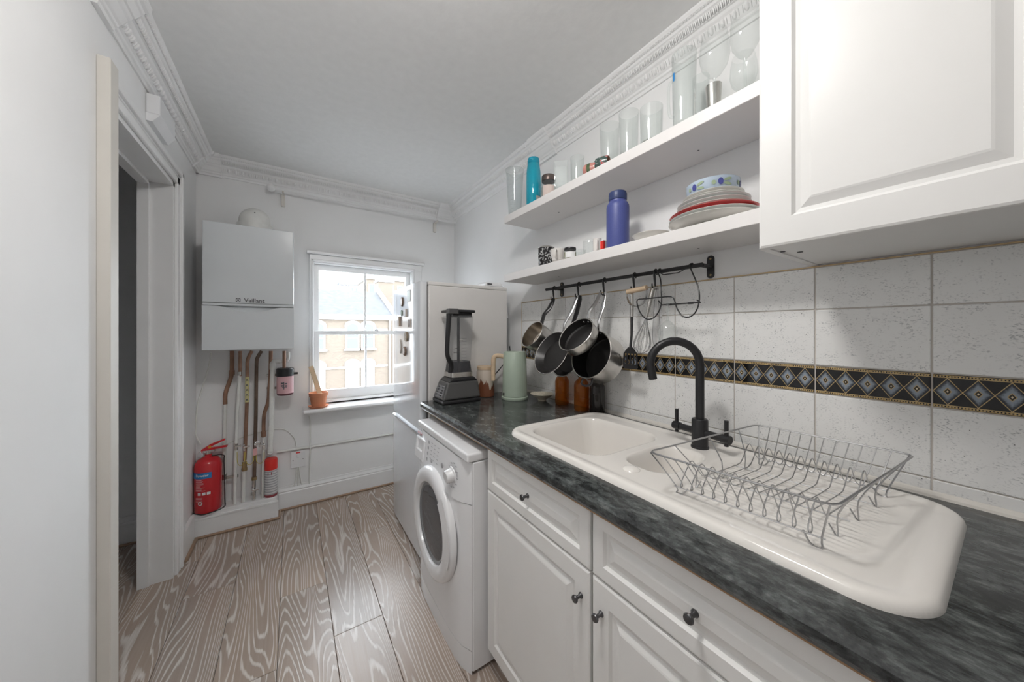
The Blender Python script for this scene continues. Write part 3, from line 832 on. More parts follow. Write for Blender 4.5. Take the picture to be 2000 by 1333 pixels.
# ------------------------------------------------------------------ fridge freezer
FX, FY0, FY1, FH = 0.605, 1.862, 2.470, 1.605
t = thing('fridge_freezer', (0.9, 2.16, 0), 'tall white fridge freezer with glossy doors beside the window', 'fridge')
bd = MB().box(FX + 0.050, 1.19, FY0, FY1, 0.015, FH - 0.022, 0.004, 1).build('body', FRIDGE_SIDE, t)
MB().box(FX + 0.048, 1.19, FY0 - 0.001, FY1 + 0.001, FH - 0.021, FH, 0.005, 2).build('top_panel', FRIDGE_SIDE, t)
MB().box(FX + 0.06, FX + 0.09, FY0 + 0.02, FY1 - 0.02, 0.0, 0.03).build('kick_plate', DARKT, t)
def fridge_door(z0, z1):
    o = MB().prism(rrect(FX, FX + 0.044, FY0 + 0.001, FY1 - 0.001, 0.014), lambda a, b, d: (a, b, d), z0, z1, True)
    return o.build('door', FRIDGE_DOOR, t)
ud = fridge_door(0.752, FH - 0.004)
ld = fridge_door(0.026, 0.716)
MB().box(FX + 0.012, FX + 0.05, FY0 + 0.01, FY1 - 0.01, 0.716, 0.752).build('grip_recess', mat('recess_grey', (0.30, 0.31, 0.33), 0.4), t)
MB().prism(rrect(FX - 0.006, FX + 0.03, FY0 + 0.012, FY1 - 0.004, 0.012), lambda a, b, d: (a, b, d), 0.7165, 0.728, True).build('handle', CHROME, ld)

# ------------------------------------------------------------------ boiler
BX0, BX1, BY, BZ0, BZ1 = -0.436, 0.008, 2.585, CAMH - 0.115, CAMH + 0.640
t = thing('boiler', (-0.21, YB - 0.1, BZ0), 'white wall-hung gas boiler above the copper pipes', 'boiler')
MB().box(BX0 + 0.004, BX1 - 0.004, BY + 0.03, YB - 0.001, BZ0 + 0.004, BZ1 - 0.004, 0.004, 1).build('casing', BOILERW, t)
zsm = CAMH + 0.165
MB().box(BX0, BX1, BY, BY + 0.035, zsm, BZ1, 0.006, 2).build('front_cover', BOILERW, t)
MB().box(BX0 + 0.001, BX1 - 0.001, BY + 0.006, BY + 0.034, zsm - 0.016, zsm - 0.002, 0.001, 1).build('trim_strip', BOILERW, t)
# lower flap with the shallow smile-shaped grip below its top edge
n = 40
vs, fs = [], []
for i in range(n + 1):
    a = i / n
    x = BX0 + (BX1 - BX0) * a
    dip = max(0.0, math.sin(math.pi * (a - 0.16) / 0.68)) if 0.16 < a < 0.84 else 0.0
    zt = zsm - 0.020
    zd = zt - 0.034 * dip ** 1.3 - 0.0005
    vs += [(x, BY + 0.034, BZ0), (x, BY, BZ0), (x, BY, zd), (x, BY + 0.030 * min(1, dip * 3), zt), (x, BY + 0.034, zt)]
for i in range(n):
    b = i * 5
    for k in range(5): fs.append((b + k, b + 5 + k, b + 5 + (k + 1) % 5, b + (k + 1) % 5))
fs += [(0, 1, 2, 3, 4), tuple(n * 5 + k for k in (4, 3, 2, 1, 0))]
MB().add(vs, fs).build('lower_flap', BOILERW, t)
lp = pt(497, 588, y=BY)
vs, fs = text_geo('Vaillant', 0.034, 0.0006)
mm = MB().add([(lp.x + v.x, BY - 0.0008, lp.z + v.y) for v in vs], fs)
lx = lp.x - 0.078
mm.prism(rrect(lx - 0.011, lx + 0.011, lp.z - 0.010, lp.z + 0.012, 0.004), lambda a, b, d: (a, d, b), BY - 0.0008, BY + 0.001)
mm.build('maker_mark', DARKT, t)
MB().lathe([(0.0055, 0), (0.0085, 0)], Matrix.Translation((lx, BY - 0.0012, lp.z + 0.001)) @ Matrix.Rotation(R(90), 4, 'X'), 20).build('maker_emblem', BOILERW, t)
fl = pt(498, 440, y=2.80)
f = thing('flue_elbow', (fl.x, 2.80, BZ1), 'white flue elbow on top of the boiler', 'flue')
MB().cyl((fl.x, 2.80, BZ1 + 0.0005), (fl.x, 2.80, BZ1 + 0.06), 0.098, seg=32).build('collar', PIPEW, f)
MB().tube([(fl.x, 2.80, BZ1 + 0.05), (fl.x, 2.802, BZ1 + 0.075), (fl.x, 2.83, BZ1 + 0.093), (fl.x, 2.88, BZ1 + 0.097), (fl.x, YB - 0.0005, BZ1 + 0.097)], [0.088, 0.088, 0.088, 0.085, 0.085], 28, smooth_path=5).build('bend', PIPEW, f)
for zz in (0.128, 0.155):
    MB().sphere((fl.x + 0.004, 2.733 + (zz - 0.128) * 1.6, BZ1 + zz), 0.0035, 8, 6).build('screw', DARKT, f)

# ================================================================== DISH RACK
t = thing('dish_rack', (0.98, 0.32, ZW + 0.014), 'chrome wire dish rack standing on the drainer', 'dish rack')
RZT, RZB = CAMH - 0.29, ZW + 0.030
ra, rb_, rc, rd = pt(1266, 883, z=RZT), pt(1477, 830, z=RZT), pt(1786, 890, z=RZT), pt(1632, 990, z=RZT)   # rim corners
def rim(u, v):      # u: 0 near end .. 1 far end along y, v: 0 front .. 1 wall side
    a = rd.lerp(ra, u); b = rc.lerp(rb_, u); return a.lerp(b, v)
def low(u, v, z):   # tapered lower plan
    p = rim(0.10 + 0.80 * u, 0.11 + 0.78 * v); return Vector((p.x, p.y, z))
def on_sink(p, r): return Vector((p.x, p.y, ZW + sink_h(p.x, p.y) + r))
def rcorner(P, r=0.018):
    out = []
    n = len(P)
    for i in range(n):
        p, a, b = P[i], P[i - 1], P[(i + 1) % n]
        out += [p + (a - p).normalized() * r, p + (a - p).normalized() * r * 0.3 + (b - p).normalized() * r * 0.3, p + (b - p).normalized() * r]
    return out
MB().tube(rcorner([rim(0, 0), rim(1, 0), rim(1, 1), rim(0, 1)]), 0.0022, 8, closed=True).build('rim', WIRE, t)
NWI = 11
for i in range(NWI):
    u = 0.05 + 0.9 * i / (NWI - 1)
    dz = RZB
    w = 0.5 / NWI
    pts = [rim(0.07 + 0.86 * u, 0), low(u, 0, dz + 0.012), low(u + w * 0.5, 0.015, dz - 0.004), low(u + w, 0.05, dz + 0.006), low(u + w, 0.12, dz + 0.040),
           low(u + w * 1.0, 0.15, dz + 0.047), low(u + w, 0.18, dz + 0.040), low(u + w, 0.25, dz + 0.008), low(u + w, 0.32, dz), low(u + w, 0.68, dz), low(u + w, 0.75, dz + 0.008),
           low(u + w, 0.82, dz + 0.040), low(u + w, 0.85, dz + 0.047), low(u + w, 0.88, dz + 0.040), low(u + w, 0.95, dz + 0.006), low(u + w * 0.5, 0.985, dz - 0.004), low(u, 1.0, dz + 0.012), rim(0.07 + 0.86 * u, 1)]
    MB().tube(pts, 0.0012, 6, smooth_path=3).build('cross_wire', WIRE, t)
for u, lo in ((0.0, 0), (1.0, 1)):
    for v in (0.2, 0.5, 0.8):
        pts = [rim(u, v), low(u, v, RZB + 0.02), on_sink(low(u, v, 0), 0.0012), low(u * 0.9 + 0.05, v, RZB - 0.002)]
        MB().tube(pts, 0.0015, 6, smooth_path=3).build('end_wire', WIRE, t)
for v in (0.0, 0.32, 0.68, 1.0):
    MB().tube([low(-0.02, v, RZB - 0.003), low(1.02, v, RZB - 0.003)], 0.0014, 6).build('long_wire', WIRE, t)
for u in (0.0, 1.0):
    for v in (0.0, 1.0):
        p = rim(0.02 + 0.96 * u, v)
        MB().tube([p, low(u, v, ZW + 0.028), on_sink(low(u, v, 0), 0.0012), on_sink(low(abs(u - 0.06), v, 0), 0.003), low(abs(u - 0.10), v, RZB)], 0.0017, 6, smooth_path=3).build('foot', WIRE, t)

# ================================================================== RAIL WITH PANS AND UTENSILS
RX, RZ = 1.225, CAMH + 0.236
ry0, ry1 = pt(1372, 520, x=RX).y, pt(1067, 567, x=RX).y
t = thing('hanging_rail', (RX, (ry0 + ry1) / 2, RZ), 'black metal utensil rail fixed below the lower shelf', 'rail')
MB().cyl((RX, ry0, RZ), (RX, ry1, RZ), 0.008, seg=16).build('bar', BLACKM, t)
for yy in (ry0 + 0.006, ry1 - 0.055):
    b = MB().prism(rrect(yy - 0.013, yy + 0.013, RZ - 0.042, RZ + 0.042, 0.012), lambda a, b_, d: (d, a, b_), XR - 0.004 if RZ > CAMH + 0.235 else TX - 0.004, XR - 0.0005)
    b.box(RX + 0.004, XR - 0.003, yy - 0.008, yy + 0.008, RZ - 0.006, RZ + 0.006, 0.002, 1)
    bo = b.build('bracket', BLACKM, t)
    for s_ in (-1, 1):
        MB().sphere((XR - 0.0045, yy, RZ + s_ * 0.03), 0.004, 8, 6, (0.4, 1, 1)).build('screw', BRASS, bo)
HY = [pt(p, 560, x=RX).y for p in (1083, 1131, 1181, 1240, 1281)]
HOOKZ = RZ - 0.062
for i, y in enumerate(HY):
    where = ['carrying the small steel saucepan', 'carrying the frying pan', 'carrying the large steel pot', 'carrying the slotted turner', 'carrying the balloon whisk'][i]
    h = MB().tube([(RX + 0.006, y, RZ - 0.010), (RX + 0.0115, y, RZ + 0.002), (RX, y, RZ + 0.0115), (RX - 0.0115, y, RZ + 0.002), (RX - 0.010, y, RZ - 0.015), (RX - 0.006, y, RZ - 0.045),
                   (RX - 0.004, y, RZ - 0.060), (RX - 0.012, y, RZ - 0.070), (RX - 0.024, y, RZ - 0.062), (RX - 0.026, y, RZ - 0.048)], [0.003, 0.003, 0.003, 0.003, 0.005, 0.004, 0.003, 0.003, 0.003, 0.0025], 8, smooth_path=4)
    tag(h.build('rail_hook', BLACKM), 'black hook on the rail ' + where, 'hook', 'hooks on the rail')

def hung_pan(name, label, y, L_, r, depth, tilt, handle_m, out_m, in_m, r_bottom=None, group='pans hanging from the rail', hx=RX - 0.016, hz=HOOKZ, wid=0.012, rivets=True, yaw=0.0, extra=None, th=0.0055, lean=0.0):
    """pan hung by its handle end: handle runs down and outwards, mouth turned away from the wall"""
    up = Vector((math.sin(tilt), 0, math.cos(tilt)))           # along the handle towards the hook
    ax = Vector((-math.cos(tilt), 0, math.sin(tilt)))          # out of the mouth
    Rz = Matrix.Rotation(yaw, 3, 'Z')
    up, ax = Rz @ up, Rz @ ax
    Rl = Matrix.Rotation(lean, 3, ax)                           # swung sideways on the hook
    up = Rl @ up
    side = ax.cross(up)
    hk = Vector((hx, y, hz))
    c = hk - up * L_                                           # centre of the rim
    M = Matrix(((side.x, up.x, ax.x, c.x), (side.y, up.y, ax.y, c.y), (side.z, up.z, ax.z, c.z), (0, 0, 0, 1)))
    t = thing(name, c - ax * depth, label, 'pan', group)
    rb = r_bottom or r
    MB().lathe([(0, -depth), (rb * 0.93, -depth), (rb, -depth + 0.008), (r, -0.003), (r + 0.003, 0), (r + 0.001, 0.0015), (r - 0.002, 0)], M, 44).build('pan_wall', out_m, t)
    MB().lathe([(r - 0.002, 0), (rb - 0.003, -depth + 0.010), (rb * 0.9, -depth + 0.004), (0, -depth + 0.004)], M, 44).build('pan_inside', in_m, t)
    # strap handle from just under the rim up to the hook
    def hp(v, a): return M @ Vector((0, v, a))
    ln = L_ + 0.008
    path = [(r - 0.002, -0.020), (r + 0.020, -0.014), (r + 0.05, -0.004), (r + (ln - r) * 0.6, -0.012), (ln - 0.02, -0.010), (ln, -0.006)]
    ww = [wid * 1.0, wid * 0.72, wid * 0.8, wid * 1.05, wid * 0.95, wid * 0.55]
    vs, fs = [], []
    for (v, a), w in zip(path, ww):
        for k in range(8):
            an = 2 * math.pi * k / 8
            vs.append(M @ Vector((w * math.cos(an), v, a + th * math.sin(an))))
    for i in range(len(path) - 1):
        for k in range(8): fs.append((i * 8 + k, i * 8 + (k + 1) % 8, i * 8 + 8 + (k + 1) % 8, i * 8 + 8 + k))
    fs += [tuple(range(8)), tuple((len(path) - 1) * 8 + k for k in range(8))]
    MB().add(vs, fs, True).build('handle', handle_m, t)
    if rivets:
        for s_ in (-1, 1):
            MB().sphere((0, 0, 0), 1, 10, 6, M=M @ Matrix.Translation((s_ * 0.014, math.sqrt((r - 0.004) ** 2 - 0.014 ** 2), -0.018)) @ Matrix.Diagonal((0.0055, 0.003, 0.0055, 1))).build('rivet', CHROME, t)
    if extra: extra(t, M, r)
    return t
STEELIN = mat('pan_inside_steel', (0.55, 0.50, 0.44), 0.25, 1.0, noise=0.1, scale=30)
hung_pan('saucepan', 'small stainless saucepan with black handle hanging at the end of the rail', HY[0], 0.228, 0.078, 0.080, R(32), BLACKP, STEEL, STEELIN, wid=0.017, rivets=False, yaw=R(-3), th=0.009, lean=R(-6))
hung_pan('frying_pan', 'dark pan with black handle hanging behind the frying pan', HY[1] + 0.004, 0.315, 0.104, 0.034, R(13), BLACKP, STEEL, NONSTICK, 0.086, hx=RX + 0.004, wid=0.014, yaw=0, th=0.008, lean=R(-7))
hung_pan('frying_pan', 'non-stick frying pan with polished steel handle and two rivets', HY[1] - 0.002, 0.318, 0.112, 0.036, R(27), CHROME, STEEL, NONSTICK, 0.088, hx=RX - 0.022, wid=0.011, yaw=0, lean=R(-5))
def loop_handle(t, M, r):
    MB().tube([M @ Vector((-0.025, -r + 0.001, -0.02)), M @ Vector((-0.028, -r - 0.022, -0.016)), M @ Vector((0, -r - 0.032, -0.014)), M @ Vector((0.028, -r - 0.022, -0.016)), M @ Vector((0.025, -r + 0.001, -0.02))], 0.005, 8, smooth_path=4).build('helper_handle', BLACKP, t)
hung_pan('cooking_pot', 'large deep stainless pot with black lining hanging on the rail', HY[2] - 0.008, 0.298, 0.110, 0.105, R(20), CHROME, STEEL, NONSTICK, wid=0.011, hx=RX - 0.011, extra=loop_handle, yaw=0, lean=R(1.5))
hung_pan('saucepan', 'small black-lined saucepan hanging in front of the large steel pot', HY[2] + 0.004, 0.240, 0.088, 0.050, R(38), CHROME, STEEL, NONSTICK, wid=0.011, hx=RX - 0.036, yaw=0)

# utensils
ux, uy = RX - 0.020, HY[3]
t = thing('slotted_turner', (ux, uy, CAMH - 0.13), 'black slotted turner with steel handle on the rail', 'utensil', 'utensils on the rail')
z0 = HOOKZ - 0.004
MB().tube([(ux, uy, z0), (ux, uy, z0 - 0.055), (ux, uy, z0 - 0.112)], [0.006, 0.0075, 0.0065], 10).build('grip', STEEL, t)
MB().tube([(ux, uy, z0 - 0.110), (ux - 0.002, uy, z0 - 0.19), (ux - 0.006, uy + 0.003, z0 - 0.245)], [0.0062, 0.005, 0.006], 8).build('shaft', BLACKP, t)
zh = z0 - 0.245
def blade(a, b, d): return (ux - 0.008 - d - 0.10 * max(0, zh - b) * 0.25, uy + a, b)
mm = MB()
H0, H1, HW = zh - 0.088, zh + 0.004, 0.036
mm.prism([(-0.012, H1), (0.012, H1), (HW * 0.85, H1 - 0.022), (-HW * 0.85, H1 - 0.022)], blade, 0, 0.003)
mm.prism([(-HW * 0.85, H1 - 0.022), (HW * 0.85, H1 - 0.022), (HW * 0.87, H1 - 0.026), (-HW * 0.87, H1 - 0.026)], blade, 0, 0.003)
for k in range(5):
    a = -HW * 0.87 + k * HW * 1.74 / 4
    w = 0.0032
    mm.prism([(a - w, H1 - 0.026), (a + w, H1 - 0.026), (a * 1.06 + w, H0 + 0.020), (a * 1.06 - w, H0 + 0.020)], blade, 0, 0.003)
mm.prism([(-HW * 0.98, H0 + 0.020), (HW * 0.98, H0 + 0.020), (HW, H0 + 0.008), (HW * 0.8, H0), (-HW * 0.8, H0), (-HW, H0 + 0.008)], blade, 0, 0.003)
mm.build('blade', BLACKP, t)

wx, wy = RX - 0.020, HY[4] + 0.012
t = thing('balloon_whisk', (wx, wy, CAMH - 0.1), 'steel balloon whisk hanging from the rail', 'utensil', 'utensils on the rail')
MB().tube([(wx + 0.006, wy - 0.01, HOOKZ), (wx, wy, HOOKZ - 0.05), (wx - 0.004, wy + 0.014, HOOKZ - 0.12)], [0.0085, 0.0095, 0.006], 12).build('grip', STEEL, t)
b0 = Vector((wx - 0.004, wy + 0.014, HOOKZ - 0.118)); dn = Vector((-0.03, 0.16, -0.98)).normalized()
e1 = dn.cross(Vector((1, 0, 0))).normalized(); e2 = dn.cross(e1)
for k in range(6):
    a = math.pi * k / 6
    e = e1 * math.cos(a) + e2 * math.sin(a)
    pts = [b0 + dn * v + e * w for v, w in ((0, 0.003), (0.04, 0.012), (0.09, 0.030), (0.125, 0.032), (0.146, 0.016), (0.150, 0), (0.146, -0.016), (0.125, -0.032), (0.09, -0.030), (0.04, -0.012), (0, -0.003))]
    MB().tube(pts, 0.0011, 6, smooth_path=4).build('wire_loop', CHROME, t)

px_, py_ = RX - 0.0388, (HY[3] + HY[4]) / 2 + 0.012
pz_ = HOOKZ - 0.006
t = thing('pastry_blender', (px_, py_, pz_ - 0.07), 'pastry blender with pale wooden grip slung between two hooks', 'utensil', 'utensils on the rail')
MB().cyl((px_, py_ - 0.046, pz_ + 0.004), (px_, py_ + 0.046, pz_ - 0.004), 0.0105, seg=18).build('wooden_grip', WOODL, t)
for k in range(4):
    o = (k - 1.5) * 0.0013
    MB().tube([(px_ + o, py_ - 0.046, pz_ + 0.002), (px_ + o * 2, py_ - 0.046, pz_ - 0.03), (px_ + o * 3, py_ - 0.03, pz_ - 0.058), (px_ + o * 3, py_, pz_ - 0.068), (px_ + o * 3, py_ + 0.03, pz_ - 0.058), (px_ + o * 2, py_ + 0.046, pz_ - 0.03), (px_ + o, py_ + 0.046, pz_ - 0.002)], 0.0012, 6, smooth_path=4).build('wire', CHROME, t)

t = thing('tongs', (RX - 0.01, HY[4] - 0.016, HOOKZ - 0.25), 'steel kitchen tongs hanging behind the whisk', 'utensil', 'utensils on the rail')
for s_ in (-1, 1):
    yy = HY[4] - 0.017
    zt = HOOKZ - 0.002
    vs, fs = [], []
    for v, o, w in ((0, 0.001, 0.006), (0.06, 0.008, 0.008), (0.14, 0.014, 0.008), (0.19, 0.016, 0.010), (0.215, 0.012, 0.013), (0.235, 0.006, 0.011), (0.245, 0.002, 0.006)):
        yv = yy
        vs += [(RX - 0.014 - w, yv + s_ * o, zt - v), (RX - 0.014 + w, yv + s_ * o, zt - v), (RX - 0.014 + w, yv + s_ * (o + 0.0016), zt - v), (RX - 0.014 - w, yv + s_ * (o + 0.0016), zt - v)]
    for i in range(6):
        for k in range(4): fs.append((i * 4 + k, i * 4 + (k + 1) % 4, i * 4 + 4 + (k + 1) % 4, i * 4 + 4 + k))
    fs += [(3, 2, 1, 0), (24, 25, 26, 27)]
    MB().add(vs, fs).build('arm', CHROME, t)
MB().cyl((RX - 0.014, HY[4] - 0.024, HOOKZ - 0.004), (RX - 0.014, HY[4] - 0.005, HOOKZ - 0.004), 0.007, seg=12).build('hinge', STEEL, t)

# wire glass holder hooked on the rail, with a glass hung upside down in it
gx, gb = RX - 0.058, RX - 0.036          # front wire and rear bar; a glass stem hangs between them
def gp_(px, py, x=gx): return pt(px, py, x=x)
t = thing('glass_holder', (gx, pt(1310, 600, x=gx).y, CAMH + 0.05), 'black wire stemware holder looped over the rail', 'wire rack')
def over_rail(y): return [Vector((RX + 0.010, y, RZ - 0.004)), Vector((RX + 0.006, y, RZ + 0.0085)), Vector((RX - 0.004, y, RZ + 0.0095)), Vector((RX - 0.016, y, RZ - 0.002))]
ya_, yb_ = pt(1289, 525, x=RX).y, pt(1352, 520, x=RX).y
P = [(1291, 568), (1292, 590), (1287, 608), (1277, 621), (1264, 624), (1253, 615), (1246, 600), (1245, 586), (1262, 584), (1290, 581), (1311, 580), (1317, 586), (1322, 602), (1332, 617), (1345, 620), (1357, 612), (1364, 597), (1366, 578)]
lw_ = over_rail(ya_) + [gp_(1290, 546, RX - 0.040)] + [gp_(*p) for p in P] + [gp_(1362, 556, RX - 0.048)] + list(reversed(over_rail(yb_)))
MB().tube(lw_, 0.0024, 8, smooth_path=3).build('loop_wire', BLACKM, t)
zbar = CAMH + 0.0985
yl_, yr_ = gp_(1293, 590, gb).y, gp_(1368, 584, gb).y
bars = MB().tube([Vector((gx, yl_, gp_(1292, 588).z)), Vector((gb, yl_, zbar)), Vector((gb, yr_, zbar)), Vector((gx, yr_, gp_(1366, 586).z))], 0.0026, 8)
for f_ in (0.12, 0.7):
    bars.cyl((gb, yl_ + (yr_ - yl_) * f_, zbar), (gb, yl_ + (yr_ - yl_) * (f_ + 0.13), zbar), 0.0042, seg=8)
bars.build('back_bar', BLACKM, t)
MB().tube([over_rail(ya_)[3], gp_(1296, 537, RX - 0.018), gp_(1325, 533, RX - 0.018), over_rail(yb_)[3]], 0.002, 8).build('top_wire', BLACKM, t)

def wine_glass(name, label, x, y, zbase, r, h, group, flip=False, lab2=None):
    M = Matrix.Translation((x, y, zbase))
    if flip: M = Matrix.Translation((x, y, zbase + h)) @ Matrix.Rotation(math.pi, 4, 'X')
    t = thing(name, (x, y, zbase), label, 'glass', group)
    hb = h * 0.43
    MB().lathe([(0.004, hb), (r * 0.45, hb + h * 0.045), (r * 0.85, hb + h * 0.15), (r, hb + h * 0.27), (r * 0.95, hb + h * 0.42), (r * 0.80, h)], M, 36).build('bowl', GLASS, t)
    MB().lathe([(0.0042, 0.006), (0.0034, h * 0.12), (0.0034, hb - 0.01), (0.005, hb + 0.002)], M, 14).build('stem', GLASS, t)
    MB().lathe([(r * 0.85, 0.0), (r * 0.85, 0.0015), (0.012, 0.004), (0.0042, 0.008)], M, 32).build('foot', GLASS, t)
    return t
p = pt(1304, 600, x=RX - 0.047)
hg = 0.155
wine_glass('wine_glass', 'clear wine glass hung upside down in the wire holder', RX - 0.047, p.y, zbar + 0.0030 - hg + 0.0035, 0.034, hg, None, True)

# ================================================================== UPPER SHELF
def tumbler(name, label, pl, pr, ptop, x, zb, group='clear glasses on the top shelf', taper=0.9, m=GLASS, seg=32, thick=0.004, cat='glass'):
    X, Y, r, h = stand(pl, pr, ptop, x, zb)
    o = MB().lathe([(0, 0.0005), (r * taper, 0.0005), (r * taper + 0.0005, 0.004), (r, h), (r - 0.0012, h + 0.0006), (r - 0.0024, h), (r * taper - 0.002, 0.012), (0, 0.010)], Matrix.Translation((X, Y, zb)), seg).build(name, m)
    return tag(o, label, cat, group), (X, Y, r, h)
# clear measuring beaker at the far end
X, Y, r, h = stand(987, 1024, 333, 1.14, ZS2)
t = thing('measuring_beaker', (X, Y, ZS2), 'tall clear plastic measuring beaker at the far shelf end', 'beaker')
MB().lathe([(0, 0.001), (r * 0.62, 0.001), (r * 0.92, h * 0.93), (r, h), (r - 0.002, h), (r * 0.9 - 0.002, h * 0.93), (r * 0.6, 0.004), (0, 0.004)], Matrix.Translation((X, Y, ZS2)), 32).build('cup', PLASTICC, t)
mm = MB()
for k in range(9):
    z = 0.03 + k * h * 0.085; rr_ = r * (0.62 + 0.30 * z / (h * 0.93)) + 0.0004
    mm.lathe([(rr_, z), (rr_, z + 0.0012)], Matrix.Translation((X, Y, ZS2)), 4, a0=R(200), a1=R(232))
mm.build('scale_marks', gp, t)['kind'] = 'stuff'
# teal bottle
X, Y, r, h = stand(1028, 1056, 311, 1.125, ZS2)
t = thing('water_bottle', (X, Y, ZS2), 'translucent turquoise drinking bottle without a cap', 'bottle')
TEAL = glass('turquoise_plastic', (0.10, 0.68, 0.80), 0.10, 0.62, (0.02, 0.50, 0.66))
TEALD = glass('turquoise_deep', (0.05, 0.45, 0.58), 0.08, 0.75, (0.01, 0.36, 0.52))
MB().lathe([(0, 0.001), (r * 0.96, 0.001), (r, 0.006), (r, h * 0.55), (r * 0.97, h * 0.74), (r * 0.86, h * 0.86), (r * 0.80, h * 0.89)], Matrix.Translation((X, Y, ZS2)), 36).build('body', TEAL, t)
nk = MB().lathe([(r * 0.80, h * 0.89), (r * 0.84, h * 0.90), (r * 0.84, h * 0.915), (r * 0.80, h * 0.925), (r * 0.84, h * 0.94), (r * 0.84, h * 0.955), (r * 0.80, h * 0.965), (r * 0.78, h), (r * 0.72, h)], Matrix.Translation((X, Y, ZS2)), 36).build('neck', TEALD, t)
MB().lathe([(0, 0.003), (r * 0.93, 0.003), (r * 0.95, h * 0.26), (0, h * 0.26)], Matrix.Translation((X, Y, ZS2)), 32).build('contents', TEALD, t)
MB().lathe([(r + 0.0006, h * 0.06), (r + 0.0006, h * 0.22)], Matrix.Translation((X, Y, ZS2)), 6, a0=R(255), a1=R(300)).build('sticker', mat('sticker_grey', (0.45, 0.45, 0.42), 0.5), t)
# jar with dark lid and label
def jar(name, label, pl, pr, ptop, x, zb, lidm, group=None, body=GLASS, fill=None, lab=None):
    X, Y, r, h = stand(pl, pr, ptop, x, zb)
    t = thing(name, (X, Y, zb), label, 'jar', group)
    Mx = Matrix.Translation((X, Y, zb))
    MB().lathe([(0, 0.001), (r * 0.92, 0.001), (r, 0.006), (r, h * 0.72), (r * 0.88, h * 0.80)], Mx, 30).build('body', body, t)
    if lidm: MB().lathe([(r * 0.93, h * 0.80), (r * 0.95, h * 0.82), (r * 0.95, h * 0.98), (r * 0.92, h), (0, h)], Mx, 30).build('lid', lidm, t)
    if fill: MB().lathe([(0, 0.004), (r * 0.94, 0.004), (r * 0.94, h * 0.6), (0, h * 0.6)], Mx, 24).build('contents', fill, t)
    if lab: 
        MB().lathe([(r + 0.0006, h * 0.10), (r + 0.0006, h * 0.60)], Mx, 10, a0=R(180), a1=R(275)).build('label', lab[0], t)
        if len(lab) > 1: MB().lathe([(r + 0.001, h * 0.10), (r + 0.001, h * 0.22)], Mx, 10, a0=R(180), a1=R(275)).build('label_band', lab[1], t)
    return t
DLID = mat('dark_bronze_lid', (0.14, 0.11, 0.10), 0.35, 0.7)
GREYF = mat('grey_filling', (0.36, 0.35, 0.32), 0.7)
jar('storage_jar', 'small jar with dark lid and red-edged label by the turquoise bottle', 1057, 1086, 345, 1.15, ZS2, DLID, fill=GREYF, lab=(mat('label_cream', (0.72, 0.60, 0.55), 0.6), REDB))
gl = 'clear glasses on the top shelf'
tumbler('glass_tumbler', 'square clear tumbler next to the small labelled jar', 1078, 1114, 320, 1.09, ZS2, gl, 0.97, seg=4)
tumbler('glass_tumbler', 'clear tumbler beside the striped pink and green cup', 1114, 1141, 308, 1.13, ZS2, gl, 0.95)
def lying_cup(name, label, pl, pr, pc_y, x, bands):
    X, Y, r, h = stand(pl, pr, pc_y, x, ZS2)
    r = 0.027; Lc = 0.058
    t = thing(name, (X, Y, ZS2), label, 'cup', 'painted cups lying on the top shelf')
    M = Matrix.Translation((X, Y + Lc / 2, ZS2 + r + 0.001)) @ Matrix.Rotation(R(90), 4, 'X') @ Matrix.Rotation(R(20), 4, 'Y')
    prof = [(r * 0.72, 0), (r * 0.94, Lc * 0.12), (r, Lc * 0.35), (r, Lc * 0.62), (r * 0.92, Lc * 0.88), (r * 0.86, Lc)]
    for i, mm_ in enumerate(bands):
        MB().lathe([prof[i], prof[i + 1]], M, 28).build('glaze_band', mm_, t)
    MB().lathe([(0, 0), (r * 0.72, 0)], M, 28).lathe([(r * 0.86, Lc), (r * 0.80, Lc - 0.001), (r * 0.8, 0.01), (0, 0.008)], M, 28).build('inside', mat('cup_clay', (0.35, 0.20, 0.15), 0.5), t)
PINK, GRN = mat('salmon_glaze', (0.55, 0.24, 0.20), 0.2, coat=0.5), mat('olive_glaze', (0.07, 0.11, 0.045), 0.2, coat=0.5)
lying_cup('painted_cup', 'small pink and green striped cup lying on its side', 1140, 1162, 318, 1.085, [PINK, PINK, GRN, PINK, PINK])
def floral():
    m, nt, out = new_mat('floral_glaze'); b = N(nt, 'ShaderNodeBsdfPrincipled'); tc = N(nt, 'ShaderNodeTexCoord')
    vo = N(nt, 'ShaderNodeTexVoronoi', i_Scale=75.0); L(nt, tc.outputs['Object'], vo.inputs['Vector'])
    c = ramp(nt, vo.outputs['Distance'], [(0.0, (0.55, 0.05, 0.06)), (0.30, (0.55, 0.10, 0.10)), (0.36, (0.45, 0.50, 0.48)), (0.44, (0.07, 0.11, 0.10)), (1.0, (0.05, 0.08, 0.07))])
    L(nt, c, b.inputs['Base Color']); b.inputs['Roughness'].default_value = 0.2
    return finish('floral_glaze', m, nt, out, b)
FLO = floral()
lying_cup('painted_cup', 'small dark floral cup lying beside the striped cup', 1160, 1188, 306, 1.085, [FLO] * 5)
tumbler('glass_tumbler', 'clear tall tumbler beside the floral cup', 1171, 1210, 247, 1.165, ZS2, gl, 0.85)
tumbler('glass_tumbler', 'clear tall tumbler next to the short wide one', 1208, 1248, 222, 1.13, ZS2, gl, 0.85)
o, (X, Y, r, h) = tumbler('glass_tumbler', 'short wide clear tumbler with thick dark base', 1249, 1295, 212, 1.10, ZS2, gl, 0.92)
MB().lathe([(0, 0.001), (r * 0.90, 0.001), (r * 0.90, 0.009), (0, 0.009)], Matrix.Translation((X, Y, ZS2)), 28).build('thick_base', glass('base_glass', (0.62, 0.62, 0.56), 0.15, 0.25, (0.45, 0.45, 0.40)), o)
